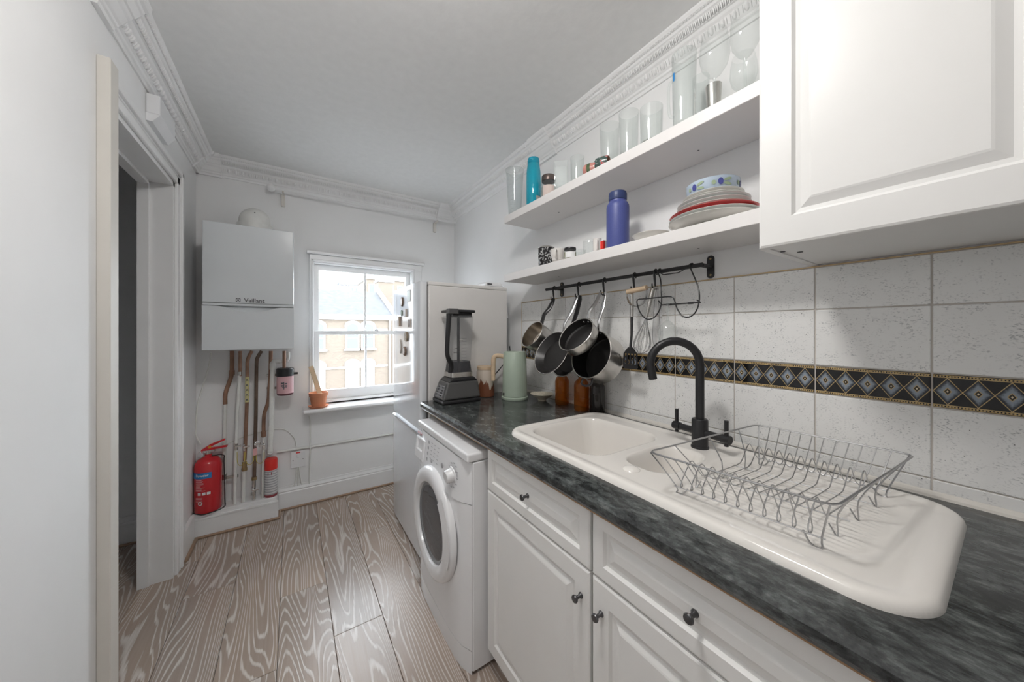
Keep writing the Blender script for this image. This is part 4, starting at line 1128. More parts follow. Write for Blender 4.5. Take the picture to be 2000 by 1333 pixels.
# pint glass with a blue mark
X, Y, r, h = stand(1311, 1361, 107, 1.10, ZS2)
t = thing('beer_glass', (X, Y, ZS2), 'tall clear beer glass with small blue emblem and handle', 'glass', gl)
MB().lathe([(0, 0.001), (r * 0.86, 0.001), (r * 0.88, 0.006), (r, h), (r - 0.002, h), (r * 0.86, 0.016), (0, 0.014)], Matrix.Translation((X, Y, ZS2)), 36).build('body', GLASS, t)
MB().tube([(X - 0.002, Y + r * 0.95, ZS2 + h * 0.74), (X - 0.002, Y + r * 1.35, ZS2 + h * 0.70), (X - 0.002, Y + r * 1.42, ZS2 + h * 0.5), (X - 0.002, Y + r * 1.30, ZS2 + h * 0.28), (X - 0.002, Y + r * 0.92, ZS2 + h * 0.22)], 0.005, 10, smooth_path=5).build('handle', GLASS, t)
MB().lathe([(r * 0.985 + 0.0008, h * 0.62), (r * 0.99 + 0.0008, h * 0.73)], Matrix.Translation((X, Y, ZS2)), 5, a0=R(150), a1=R(163)).build('emblem', BLUEL, t)
tumbler('glass_tumbler', 'clear straight tumbler behind the beer glass', 1352, 1386, 152, 1.240, ZS2, gl, 0.93)
gw = 'wine glasses on the top shelf'
X, Y, r, h = stand(1365, 1426, 66, 1.095, ZS2)
wine_glass('wine_glass', 'round wine glass in front of the steel measure', X, Y, ZS2, r, h, gw)
X, Y, r, h = stand(1424, 1487, 18, 1.095, ZS2)
wine_glass('wine_glass', 'round wine glass next to the wall cabinet', X, Y, ZS2, r, h, gw)
X, Y, r, h = stand(1424, 1480, 110, 1.215, ZS2)
wine_glass('wine_glass', 'wine glass at the wall behind the others', X, Y, ZS2, r, h, gw)
X, Y, r, h = stand(1376, 1409, 169, 1.170, ZS2)
o = MB().lathe([(0, 0.001), (r * 0.66, 0.001), (r, h), (r - 0.0015, h), (r * 0.64, 0.004), (0, 0.004)], Matrix.Translation((X, Y - 0.002, ZS2)), 30).build('steel_measure', STEEL)
tag(o, 'brushed steel spirit measure behind the wine glass stem', 'cup')

# ================================================================== LOWER SHELF
def mug(name, label, pl, pr, ptop, x, bm_, group=None, hs=-1, lid=None, taper=1.0):
    X, Y, r, h = stand(pl, pr, ptop, x, ZS1)
    t = thing(name, (X, Y, ZS1), label, 'mug', group)
    Mx = Matrix.Translation((X, Y, ZS1))
    MB().lathe([(0, 0.001), (r * 0.8 * taper, 0.001), (r * 0.95 * taper, 0.012), (r, h * 0.6), (r, h), (r - 0.003, h), (r * 0.8, 0.01), (0, 0.008)], Mx, 32).build('body', bm_, t)
    MB().tube([(X - r * 0.75, Y - r * 0.62, ZS1 + h * 0.82), (X - r * 1.25, Y - r * 1.0, ZS1 + h * 0.80), (X - r * 1.4, Y - r * 1.1, ZS1 + h * 0.5), (X - r * 1.2, Y - r * 0.95, ZS1 + h * 0.22), (X - r * 0.75, Y - r * 0.62, ZS1 + h * 0.2)], 0.004, 8, smooth_path=4).build('handle', bm_, t)
    if lid: MB().lathe([(r * 1.02, h), (r * 1.04, h + 0.003), (r * 0.7, h + 0.010), (0, h + 0.011)], Mx, 30).build('lid', lid, t)
    return t
def blackprint():
    m, nt, out = new_mat('black_white_print'); b = N(nt, 'ShaderNodeBsdfPrincipled'); tc = N(nt, 'ShaderNodeTexCoord')
    wv = N(nt, 'ShaderNodeTexNoise', i_Scale=95.0, i_Detail=1.0); L(nt, tc.outputs['Object'], wv.inputs['Vector'])
    c = ramp(nt, wv.outputs[0], [(0.56, (0.02, 0.018, 0.02)), (0.60, (0.5, 0.5, 0.5))])
    L(nt, c, b.inputs['Base Color']); b.inputs['Roughness'].default_value = 0.25
    return finish('black_white_print', m, nt, out, b)
mug('lidded_mug', 'black patterned mug with a steel lid at the far shelf end', 1051, 1083, 486, 1.13, blackprint(), lid=STEEL)
CUPW = mat('cup_white', (0.80, 0.77, 0.74), 0.25)
mug('white_cup', 'white rounded cup standing beside the black mug', 1075, 1104, 488, 1.09, CUPW, 'white cups on the lower shelf', taper=0.8)
jar('spice_jar', 'small jar with black lid and pale label on the lower shelf', 1101, 1126, 485, 1.09, ZS1, BLACKP, fill=mat('olive_filling', (0.30, 0.29, 0.17), 0.7), lab=(WHITEP,))
tumbler('small_glass', 'low clear glass between the spice jar and the glass jar', 1121, 1144, 490, 1.245, ZS1, None, 0.9)
jar('glass_jar', 'empty clear glass jar without a lid on the lower shelf', 1139, 1166, 459, 1.17, ZS1, None, body=GLASS)
mug('white_cup', 'white cup squeezed next to the glass jar', 1158, 1175, 467, 1.12, CUPW, 'white cups on the lower shelf')
p = pt(1175, 470, x=1.10)
b = tag(MB().box(1.10, 1.13, p.y - 0.010, p.y + 0.012, ZS1 + 0.0005, p.z, 0.001, 1).build('matchbox', WHITEP), 'small red and white box standing beside the blue bottle', 'box')
MB().box(1.0992, 1.11, p.y - 0.0105, p.y + 0.007, ZS1 + 0.002, p.z - 0.003).build('red_face', REDB, b)
# blue insulated bottle
X, Y, r, h = stand(1184, 1229, 373, 1.125, ZS1)
t = thing('insulated_bottle', (X, Y, ZS1), 'dark blue insulated bottle with screw lid', 'bottle')
NAVY = mat('navy_powder_coat', (0.075, 0.095, 0.30), 0.42, noise=0.06, scale=200)
NAVYL = mat('navy_lid', (0.035, 0.055, 0.16), 0.4)
Mx = Matrix.Translation((X, Y, ZS1))
MB().lathe([(0, 0.001), (r * 0.97, 0.001), (r, 0.005), (r, h * 0.70), (r * 0.97, h * 0.745), (r * 0.86, h * 0.785), (r * 0.76, h * 0.80), (r * 0.74, h * 0.825)], Mx, 40).build('body', NAVY, t)
ld_ = MB().lathe([(r * 0.74, h * 0.825), (r * 0.78, h * 0.828), (r * 0.80, h * 0.84), (r * 0.80, h * 0.93), (r * 0.74, h * 0.965), (r * 0.5, h * 0.985), (0, h * 0.985)], Mx, 40).build('lid', NAVYL, t)
MB().box(X - 0.006, X + 0.006, Y - 0.007, Y + 0.007, ZS1 + h * 0.975, ZS1 + h * 1.0, 0.002, 1).box(X - 0.005, X + 0.005, Y + r * 0.74, Y + r * 0.9, ZS1 + h * 0.90, ZS1 + h * 0.93, 0.002, 1).build('lid_tab', NAVYL, ld_)
# plates
def plate(label, x, y, z, r, m, group, rise=0.018, rim_m=None):
    Mx = Matrix.Translation((x, y, z))
    o = MB().lathe([(0, 0), (r * 0.55, 0), (r * 0.60, 0.002), (r * 0.78, rise * 0.45), (r, rise), (r + 0.001, rise + 0.0015), (r - 0.001, rise + 0.003), (r * 0.76, rise * 0.45 + 0.004), (r * 0.58, 0.0055), (0, 0.005)], Mx, 56).build('dinner_plate', m)
    return tag(o, label, 'plate', group)
PLW = mat('plate_white', (0.78, 0.765, 0.72), 0.2, coat=0.3)
PLG = mat('plate_grey_white', (0.70, 0.72, 0.70), 0.2, coat=0.3)
PLR = mat('plate_red', (0.55, 0.03, 0.03), 0.2, coat=0.4)
PX, PY = 1.163, 0.555
gpl = 'plates stacked on the lower shelf'
z = ZS1 + 0.0008
for lab, r, m, rise, step in (('large white plate at the bottom of the stack', 0.131, PLW, 0.026, 0.0125), ('large pale plate directly under the red plate', 0.130, PLG, 0.024, 0.012),
                              ('glossy red plate in the middle of the plate stack', 0.128, PLR, 0.024, 0.0110), ('pale side plate resting on the red plate', 0.106, PLW, 0.026, 0.0115),
                              ('pale grey side plate in the upper half of the stack', 0.105, PLG, 0.026, 0.0115), ('white side plate near the top of the stack', 0.104, PLG, 0.026, 0.012),
                              ('cream shallow plate directly under the fruit bowl', 0.088, PLW, 0.026, 0.010), ('cream dish holding the painted fruit bowl', 0.087, PLW, 0.026, 0.0048)):
    plate(lab, PX, PY, z, r, m, gpl, rise); z += step
t = thing('fruit_bowl', (PX, PY, z), 'pale blue bowl painted with plums and leaves atop the plates', 'bowl')
PB = mat('bowl_pale_blue', (0.50, 0.60, 0.72), 0.2, noise=0.12, scale=18, coat=0.4)
rb, hb = 0.078, 0.062
Mx = Matrix.Translation((PX, PY, z + 0.001))
MB().lathe([(0, 0), (rb * 0.5, 0), (rb * 0.56, 0.004), (rb * 0.90, 0.019), (rb * 0.97, 0.025), (rb, hb), (rb - 0.003, hb), (rb * 0.9, 0.026), (rb * 0.5, 0.007), (0, 0.006)], Mx, 56).build('bowl_body', PB, t)
PLUM, LEAF = mat('plum_blue', (0.07, 0.08, 0.30), 0.25), mat('leaf_green', (0.33, 0.42, 0.27), 0.4)
def on_bowl(a, zz, sa, sz, m, name, rot=0):
    pts = []
    vs = [(0, 0)] + [(math.cos(R(k * 30)), math.sin(R(k * 30))) for k in range(12)]
    P = []
    for u, v in vs:
        uu = u * sa * math.cos(rot) - v * sz * math.sin(rot); vv = u * sa * math.sin(rot) + v * sz * math.cos(rot)
        aa = a + uu / rb; q = (zz + vv)
        rr_ = rb * (0.97 + 0.03 * q / hb) + 0.0012
        P.append((PX + rr_ * math.cos(aa), PY + rr_ * math.sin(aa), z + 0.001 + q))
    MB().add(P, [(0, 1 + k, 1 + (k + 1) % 12) for k in range(12)], True).build(name, m, t)
for a in (165, 222, 282):
    on_bowl(R(a), 0.043, 0.0075, 0.011, PLUM, 'plum')
    on_bowl(R(a + 15), 0.049, 0.012, 0.0045, LEAF, 'leaf', 0.3)
    on_bowl(R(a + 15), 0.035, 0.012, 0.0045, LEAF, 'leaf', -0.2)
    on_bowl(R(a - 14), 0.042, 0.006, 0.007, LEAF, 'leaf', 0.2)
gq = 'side plates beside the plate stack'
sx, sy = 1.125, pt(1272, 440, x=1.125).y
plate('small white saucer lying beside the tall plate stack', sx, sy, ZS1 + 0.0008, 0.068, PLW, gq, 0.022)
o = MB().lathe([(0, 0), (0.030, 0), (0.050, 0.010), (0.056, 0.022), (0.054, 0.022), (0.03, 0.005), (0, 0.004)], Matrix.Translation((sx, sy, ZS1 + 0.0075)), 40).build('small_dish', CUPW)
tag(o, 'small white dish sitting in the saucer', 'dish')

# ================================================================== ON THE WORKTOP
# blender
bx0, bx1, by0, by1 = 0.665, 0.895, 1.672, 1.832
t = thing('blender', ((bx0 + bx1) / 2, (by0 + by1) / 2, ZW), 'dark grey countertop blender with clear square jug', 'blender')
def frus(x0, x1, y0, y1, z0, X0, X1, Y0, Y1, z1, m_=None, sl=None):
    m_ = m_ or MB()
    v = [(x0, y0, z0), (x1, y0, z0), (x1, y1, z0), (x0, y1, z0), (X0, Y0, z1), (X1, Y0, z1), (X1, Y1, z1), (X0, Y1, z1)]
    m_.add(v, [(3, 2, 1, 0), (4, 5, 6, 7), (0, 1, 5, 4), (1, 2, 6, 5), (2, 3, 7, 6), (3, 0, 4, 7)])
    return m_
def soft(m_, name, mt, par, w=0.006):
    o = m_.build(name, mt, par)
    bv = o.modifiers.new('rounded', 'BEVEL'); bv.width = w; bv.segments = 3; bv.limit_method = 'ANGLE'
    return o
soft(MB().box(bx0, bx1, by0, by1, ZW + 0.0005, ZW + 0.022), 'foot', BLACKP, t, 0.008)
base = soft(frus(bx0 + 0.001, bx1 - 0.001, by0 + 0.001, by1 - 0.001, ZW + 0.022, bx0 + 0.035, bx1 - 0.012, by0 + 0.012, by1 - 0.012, ZW + 0.120), 'motor_base', GUN, t, 0.012)
soft(frus(bx0 + 0.035, bx1 - 0.014, by0 + 0.013, by1 - 0.013, ZW + 0.118, bx0 + 0.065, bx1 - 0.035, by0 + 0.018, by1 - 0.018, ZW + 0.142), 'shoulder', BLACKP, t, 0.008)
def slope_x(z): return bx0 + 0.001 + 0.034 * (z - ZW - 0.022) / 0.098
MB().add([(slope_x(zz) - 0.0012, yy, zz) for yy, zz in ((by0 + 0.026, ZW + 0.034), (by1 - 0.026, ZW + 0.034), (by1 - 0.03, ZW + 0.098), (by0 + 0.03, ZW + 0.098))], [(0, 1, 2, 3)]).build('control_panel', mat('panel_silver', (0.34, 0.34, 0.35), 0.2, 0.6), base)
for k in range(4):
    for q in range(2):
        zz = ZW + 0.042 + k * 0.014; yy = by0 + 0.045 + q * 0.055
        MB().box(slope_x(zz) - 0.004, slope_x(zz) + 0.002, yy, yy + 0.022, zz, zz + 0.007).build('button', DARKT, base)
jx, jy = (bx0 + 0.05 + bx1 - 0.03) / 2, (by0 + by1) / 2
JZ = ZW + 0.142
MB().prism(rrect(jx - 0.066, jx + 0.066, jy - 0.058, jy + 0.058, 0.018), lambda a, b, d: (a, b, d), JZ, JZ + 0.026, True).build('steel_collar', STEEL, t)
CJ = glass('jug_plastic', (0.94, 0.945, 0.95), 0.08, 0.08, (0.7, 0.72, 0.74))
DG = glass('smoky_plastic', (0.35, 0.36, 0.37), 0.08, 0.5, (0.10, 0.10, 0.11))
def rr_sweep(sections, m_=None):
    """rounded-rectangle sections [(hx, hy, z)] joined to a jug wall"""
    m_ = m_ or MB(); vs, fs, nn = [], [], 24
    for hx, hy, z_ in sections:
        vs += [(jx + a, jy + b, z_) for a, b in rrect(-hx, hx, -hy, hy, 0.016)]
    for i in range(len(sections) - 1):
        for k in range(nn): fs.append((i * nn + k, i * nn + (k + 1) % nn, (i + 1) * nn + (k + 1) % nn, (i + 1) * nn + k))
    m_.add(vs, fs, True); return m_
TOPZ = CAMH + 0.108
rr_sweep([(0.062, 0.054, JZ + 0.026), (0.056, 0.048, JZ + 0.085)]).build('jug_skirt', DG, t)
jug = rr_sweep([(0.050, 0.044, JZ + 0.070), (0.058, 0.052, JZ + 0.09), (0.070, 0.062, TOPZ - 0.025)]).build('jug', CJ, t)
hl = MB().tube([(jx - 0.058, jy - 0.03, JZ + 0.028), (jx - 0.062, jy - 0.04, JZ + 0.07), (jx - 0.088, jy - 0.055, JZ + 0.12), (jx - 0.092, jy - 0.06, JZ + 0.18), (jx - 0.080, jy - 0.055, TOPZ - 0.02)], [0.018, 0.014, 0.012, 0.012, 0.014], 10, smooth_path=4).build('jug_handle', BLACKP, t)
lidb = soft(MB().box(jx - 0.078, jx + 0.075, jy - 0.066, jy + 0.066, TOPZ - 0.008, TOPZ + 0.008), 'jug_lid', BLACKP, t, 0.005)
soft(MB().box(jx - 0.055, jx + 0.062, jy - 0.05, jy + 0.05, TOPZ - 0.034, TOPZ - 0.008), 'lid_plug', BLACKP, lidb, 0.004)
soft(MB().box(jx - 0.086, jx - 0.03, jy - 0.072, jy - 0.03, TOPZ - 0.018, TOPZ + 0.012), 'lid_latch', GUN, lidb, 0.004)
MB().cyl((jx, jy, JZ + 0.075), (jx, jy, TOPZ - 0.034), 0.008, seg=12).build('blade_shaft', BLACKP, t)
for k in range(6):
    zz = JZ + 0.085 + k * 0.024; a = R(60 * k)
    MB().add([(jx, jy, zz), (jx + 0.032 * math.cos(a), jy + 0.032 * math.sin(a), zz - 0.006), (jx + 0.028 * math.cos(a + 0.5), jy + 0.028 * math.sin(a + 0.5), zz + 0.002), (jx, jy, zz + 0.004)], [(0, 1, 2), (0, 2, 3)]).build('blade', STEEL, t)
mm = MB()
for k in range(8):
    zz = JZ + 0.088 + k * 0.018
    hy_ = 0.052 + (0.062 - 0.052) * (zz - JZ - 0.09) / (TOPZ - 0.025 - JZ - 0.09)
    mm.box(jx - 0.005, jx + 0.024, jy - hy_ - 0.0012, jy - hy_ - 0.0006, zz, zz + 0.0011)
mm.build('scale_marks', DARKT, jug)['kind'] = 'stuff'
# glazed storage jar with cork lid
p = pt(951, 770, z=ZW); X, Y = 0.985, 1.785
t = thing('ceramic_jar', (X, Y, ZW), 'speckled ceramic jar with dripping brown glaze and cork lid', 'jar')
Mx = Matrix.Translation((X, Y, ZW + 0.0005))
def drip():
    m, nt, out = new_mat('drip_glaze'); b = N(nt, 'ShaderNodeBsdfPrincipled'); tc = N(nt, 'ShaderNodeTexCoord')
    sx_ = N(nt, 'ShaderNodeSeparateXYZ'); L(nt, tc.outputs['Object'], sx_.inputs[0])
    mp = N(nt, 'ShaderNodeMapping'); mp.inputs['Scale'].default_value = (60, 60, 6); L(nt, tc.outputs['Object'], mp.inputs['Vector'])
    nz = N(nt, 'ShaderNodeTexNoise', i_Scale=1.0, i_Detail=2.0); L(nt, mp.outputs[0], nz.inputs['Vector'])
    f = math_n(nt, 'GREATER_THAN', math_n(nt, 'MULTIPLY_ADD', nz.outputs[0], 0.16, sx_.outputs[2]), 0.155)
    c = mixc(nt, f, (0.20, 0.075, 0.04), (0.60, 0.52, 0.44))
    L(nt, c, b.inputs['Base Color']); b.inputs['Roughness'].default_value = 0.25
    return finish('drip_glaze', m, nt, out, b)
MB().lathe([(0, 0), (0.050, 0), (0.054, 0.004), (0.056, 0.10), (0.055, 0.150), (0.050, 0.160), (0.050, 0.164)], Mx, 40).build('pot', drip(), t, origin=(X, Y, ZW))
MB().lathe([(0.052, 0.164), (0.052, 0.182), (0, 0.182)], Mx, 36).build('cork_lid', WOODL, t)
# kettle
kx, ky = 1.09, 1.622
t = thing('electric_kettle', (kx, ky, ZW), 'sage green electric kettle with pale wooden handle', 'kettle')
Mx = Matrix.Translation((kx, ky, ZW + 0.0005))
MB().lathe([(0, 0), (0.076, 0), (0.078, 0.004), (0.078, 0.014), (0.074, 0.018), (0, 0.018)], Mx, 48).build('power_base', SAGE, t)
bdk = MB().lathe([(0.070, 0.0185), (0.073, 0.021), (0.072, 0.10), (0.067, 0.272), (0.064, 0.276), (0, 0.277)], Mx, 56).build('body', SAGE, t)
hd = Vector((-0.80, 0.60, 0)).normalized()
c0 = Vector((kx, ky, ZW))
hpts = [c0 + hd * 0.062 + Vector((0, 0, 0.247)), c0 + hd * 0.105 + Vector((0, 0, 0.252)), c0 + hd * 0.124 + Vector((0, 0, 0.235)), c0 + hd * 0.127 + Vector((0, 0, 0.18)), c0 + hd * 0.127 + Vector((0, 0, 0.105))]
MB().tube(hpts, [0.014, 0.013, 0.0145, 0.0135, 0.012], 14, smooth_path=5).build('wooden_handle', WOODL, t)
sw = c0 + Vector((-0.93, 0.05, 0)).normalized() * 0.073 + Vector((0, 0, 0.034))
MB().box(sw.x - 0.004, sw.x + 0.004, sw.y - 0.005, sw.y + 0.005, sw.z - 0.008, sw.z + 0.008, 0.002, 1).build('switch', BLACKP, t)
# kettle flex
fl_ = tag(MB().tube([(1.17, 1.80, ZW + 0.30), (1.168, 1.80, ZW + 0.24), (1.12, 1.815, ZW + 0.17), (1.04, 1.828, ZW + 0.08), (1.02, 1.832, ZW + 0.006)], 0.0032, 8, smooth_path=5).build('power_flex', BLACKP), 'thin black power flex running down beside the fridge', 'cable')
# shallow speckled dish
p = pt(1041, 778, z=ZW)
o = MB().lathe([(0, 0), (0.024, 0), (0.024, 0.006), (0.045, 0.020), (0.066, 0.036), (0.068, 0.038), (0.065, 0.038), (0.04, 0.022), (0, 0.012)], Matrix.Translation((1.195, 1.497, ZW + 0.0005)), 44).build('shallow_dish', mat('speckled_cream', (0.62, 0.57, 0.46), 0.3, noise=0.15, scale=120))
tag(o, 'shallow cream speckled footed dish by the kettle', 'dish')
# bottles
AMB = glass('amber_glass', (0.78, 0.36, 0.06), 0.10, 0.30, (0.42, 0.15, 0.015))
DRK = glass('smoked_glass', (0.16, 0.14, 0.13), 0.12, 0.55, (0.035, 0.03, 0.03))
def soap_bottle(label, x, y, r, h, m):
    t = thing('glass_bottle', (x, y, ZW), label, 'bottle', 'round-shouldered bottles against the tiles')
    Mx = Matrix.Translation((x, y, ZW + 0.0005))
    MB().lathe([(0, 0.002), (r * 0.9, 0), (r, 0.006), (r, h * 0.66), (r * 0.93, h * 0.74), (r * 0.66, h * 0.82), (r * 0.42, h * 0.86), (r * 0.40, h * 0.93)], Mx, 36).build('body', m, t)
    MB().lathe([(r * 0.46, h * 0.90), (r * 0.48, h * 0.905), (r * 0.48, h), (0, h)], Mx, 24).build('cap', BLACKP, t)
soap_bottle('amber glass bottle under the frying pan', 1.225, 1.362, 0.037, 0.185, AMB)
soap_bottle('amber glass bottle standing next to the dark bottle', 1.212, 1.203, 0.037, 0.185, AMB)
soap_bottle('smoky black glass bottle beside the amber ones', 1.237, 1.122, 0.036, 0.18, DRK)
# router on the fridge
p0 = pt(975, 560, x=1.12)
t = thing('router', (1.11, 1.93, FH), 'small white rounded box with dark port on the fridge top', 'router')
soft(MB().box(1.04, 1.16, 1.88, 2.0, FH + 0.0005, FH + 0.030), 'housing', APPL, t, 0.010)
MB().box(1.05, 1.085, 1.8785, 1.882, FH + 0.012, FH + 0.022).build('port', DARKT, t)
MB().tube([(1.155, 1.94, FH + 0.02), (1.175, 1.92, FH + 0.018), (1.195, 1.90, FH - 0.01), (1.205, 1.88, FH - 0.2)], 0.003, 8, smooth_path=4).build('cable', APPL, t)

# ================================================================== BOILER PIPES
PY = 2.895
def pp(px, py, y=PY): return pt(px, py, y=y)
gpipe = 'pipes dropping from the boiler'
LEDGE = 0.1525
def pipe_thing(name, label, segs, y=PY):
    """segs: list of (part name, material, radius, [pixel points])"""
    first = pp(*segs[-1][3][-1], y)
    t = thing(name, (first.x, first.y, LEDGE), label, 'pipe', gpipe)
    for nm, mt, r, P in segs:
        q = [pp(*p, y) for p in P]
        for v in q: v.z = min(max(v.z, LEDGE + 0.0005), BZ0 - 0.0005)
        MB().tube(q, r, 12, smooth_path=3 if len(q) > 2 else 0).build(nm, mt, t)
    return t
def valve(t, px, py, m=CHROME, r=0.011, sd=1):
    c = pp(px, py)
    MB().cyl(c + Vector((0, 0, -0.022)), c + Vector((0, 0, 0.022)), r * 1.05, seg=6, smooth=False).build('valve_body', m, t)
    MB().box(min(c.x - 0.006 * sd, c.x + 0.030 * sd), max(c.x - 0.006 * sd, c.x + 0.030 * sd), c.y - 0.028, c.y - 0.022, c.z + 0.002, c.z + 0.014, 0.002, 1).cyl(c, c + Vector((0, -0.026, 0.006)), 0.006, seg=10).build('valve_lever', m, t)
def collar(t, px, py, r, h, m, y=PY):
    c = pp(px, py, y); MB().cyl(c - Vector((0, 0, h / 2)), c + Vector((0, 0, h / 2)), r, seg=14).build('fitting', m, t)
t = pipe_thing('copper_pipe', 'thick copper pipe cranked towards the fire extinguisher, white below', [('copper_run', COPPER, 0.012, [(453, 686), (453, 722), (451, 738), (444, 757), (440, 772), (440, 790)]), ('painted_run', PIPEW, 0.0105, [(440, 789), (438, 880), (437, 985)])], 2.95)
collar(t, 453, 728, 0.0155, 0.03, COPPER, 2.95); collar(t, 438, 932, 0.015, 0.035, STEEL, 2.95)
c = pp(448, 930, 2.95); MB().box(c.x - 0.02, c.x + 0.05, c.y - 0.03, c.y - 0.022, c.z - 0.012, c.z + 0.012, 0.003, 1).build('valve_lever', STEEL, t)
t = pipe_thing('copper_pipe', 'slim pipe painted white below a copper stub', [('copper_run', COPPER, 0.010, [(469, 686), (469, 735)]), ('painted_run', PIPEW, 0.0098, [(468, 734), (464, 800), (461, 872), (458, 985)])])
collar(t, 468, 730, 0.013, 0.025, STEEL); valve(t, 461, 873, STEEL)
t = pipe_thing('copper_pipe', 'copper pipe wrapped with yellow arrow tape', [('copper_run', COPPER, 0.0105, [(492, 686), (486, 697), (483, 712), (483, 760), (481, 820), (478, 900)]), ('painted_run', PIPEW, 0.0105, [(477, 918), (476, 950), (475, 985)])])
TAPE = mat('yellow_tape', (0.66, 0.60, 0.30), 0.5)
tp = MB().cyl(pp(482.3, 786), pp(483, 736), 0.0112, seg=14).build('marking_tape', TAPE, t)
vs, fs = text_geo('A', 0.020, 0.0008)
for k in range(5):
    c = pp(482.7, 743 + k * 9.6)
    MB().add([(c.x + v.x, c.y - 0.0118, c.z + v.y) for v in vs], fs).build('tape_letter', DARKT, tp)
collar(t, 477.5, 910, 0.0135, 0.05, BRASS); collar(t, 477.5, 917, 0.016, 0.018, BRASS); valve(t, 478, 874, CHROME)
t = pipe_thing('copper_pipe', 'dark brown copper pipe with a chrome stop valve at the ledge', [('copper_run', COPPERD, 0.0105, [(511, 686), (504, 697), (501, 712), (500, 800), (498, 880), (496.5, 936)]), ('valve_tail', STEEL, 0.010, [(496.5, 935), (496, 985)])])
collar(t, 496.5, 935, 0.0145, 0.02, BRASS); valve(t, 499, 868, CHROME); valve(t, 495, 958, CHROME, 0.013)
c = pp(500, 878); MB().add([(c.x - 0.016, c.y - 0.031, c.z + 0.012), (c.x + 0.008, c.y - 0.031, c.z + 0.018), (c.x + 0.010, c.y - 0.031, c.z - 0.030), (c.x - 0.012, c.y - 0.031, c.z - 0.034)], [(0, 1, 2, 3)]).build('paper_tag', PALEPINK, t)
t = pipe_thing('copper_pipe', 'short cranked brown pipe ending in a thin white tail', [('copper_run', COPPER, 0.0115, [(529, 686), (528, 735), (526, 757), (524, 785), (517, 806), (515, 825), (515, 854)]), ('painted_run', PIPEW, 0.0072, [(515, 853), (513.5, 910), (512.5, 985)])])
collar(t, 515, 848, 0.015, 0.035, COPPER); valve(t, 516, 871, CHROME, sd=-1)
# earth-bonding wires looping between the valves
for a, b, d in ((463, 478, 26), (480, 496, 24), (500, 516, 22)):
    q = [pp(a, 884, PY - 0.016), pp(a + 1, 884 + d * 0.8, PY - 0.02), pp((a + b) / 2, 884 + d, PY - 0.022), pp(b - 1, 884 + d * 0.7, PY - 0.02), pp(b, 884, PY - 0.016)]
    lab = {463: 'earth wire looped beside the slim white-painted pipe', 480: 'earth wire looped from the taped copper pipe', 500: 'earth wire looped next to the white waste pipe'}[a]
    tag(MB().tube(q, 0.0018, 6, smooth_path=4).build('earth_wire', YELLOW), 'thin green-yellow ' + lab, 'wire', 'earth wires on the pipes')
# white waste pipe and filter
WY_ = 2.86
def wp(px, py): return pt(px, py, y=WY_)
t = thing('waste_pipe', tuple(wp(528, 900)), 'white plastic waste pipe running down to the spray can', 'pipe')
MB().tube([wp(548, 706), wp(537, 706), wp(533, 711), wp(532, 740), wp(530, 800), wp(527.5, 882)], 0.0150, 14).build('run', PIPEW, t)
MB().tube([wp(545, 705.5), wp(536, 706), wp(532.5, 711), wp(532.3, 722)], 0.0178, 14).build('elbow', PIPEW, t)
for yy in (835, 842):
    c = wp(529, yy); MB().cyl(c - Vector((0, 0, 0.012)), c + Vector((0, 0, 0.012)), 0.0172, seg=16).build('coupling', PIPEW, t)
q = wp(527.5, 884)
MB().tube([q, q + Vector((0.0, 0.05, -0.02)), q + Vector((0, 0.115, -0.02))], 0.0148, 12).build('tail', PIPEW, t)
FYc = 2.845
fc = pt(557, 745, y=FYc)
t = thing('boiler_filter', (fc.x, fc.y, fc.z), 'pink-labelled filter canister with black screw cap', 'filter')
zt_, zm_, zb_ = pt(557, 719, y=FYc).z, pt(557, 734, y=FYc).z, pt(557, 772, y=FYc).z
rf = 0.053
Mx = Matrix.Translation((fc.x, fc.y, 0))
MB().lathe([(rf * 0.93, zm_), (rf * 0.93, zb_ + 0.012), (rf * 0.88, zb_ + 0.003), (rf * 0.7, zb_), (0, zb_)], Mx, 36).build('canister', mat('filter_dark_red', (0.13, 0.05, 0.06), 0.3), t)
MB().lathe([(rf * 0.945, zm_ - 0.002), (rf * 0.945, zb_ + 0.016)], Mx, 36).build('pink_label', mat('pink_label', (0.66, 0.40, 0.42), 0.45), t)
MB().lathe([(0, zt_), (rf * 0.9, zt_), (rf, zt_ - 0.006), (rf, zm_ - 0.001), (rf * 0.9, zm_ - 0.001)], Mx, 30, smooth=False).build('screw_cap', BLACKP, t)
def on_cyl(cx, cy, r, ang, off, z): a = ang + off / r; return (cx + r * math.cos(a), cy + r * math.sin(a), z)
mm = MB(); zc_ = (zm_ + zb_) / 2 + 0.004
for o, z0_, z1_ in ((-0.018, 0.010, 0.022), (-0.018, -0.006, 0.004), (0.004, 0.008, 0.018), (0.004, -0.008, 0.002), (-0.003, -0.026, 0.026), (-0.012, -0.016, -0.010), (0.002, -0.016, -0.012)):
    w = 0.015 if o != -0.003 else 0.005
    mm.add([on_cyl(fc.x, fc.y, rf * 0.95 + 0.0008, R(-97), o + w * k / 3, zc_ + z) for z in (z0_, z1_) for k in range(4)], [(k, k + 1, k + 5, k + 4) for k in range(3)])
mm.build('printed_symbol', DARKT, t)['kind'] = 'stuff'
MB().cyl(pt(555, 686, y=FYc), Vector((pt(555, 686, y=FYc).x, FYc, zt_)), 0.010, seg=12).build('copper_inlet', COPPER, t)
MB().cyl((fc.x + rf - 0.005, fc.y, zm_ + 0.012), (fc.x + rf + 0.022, fc.y, zm_ + 0.012), 0.008, seg=10).build('bleed_valve', BLACKP, t)
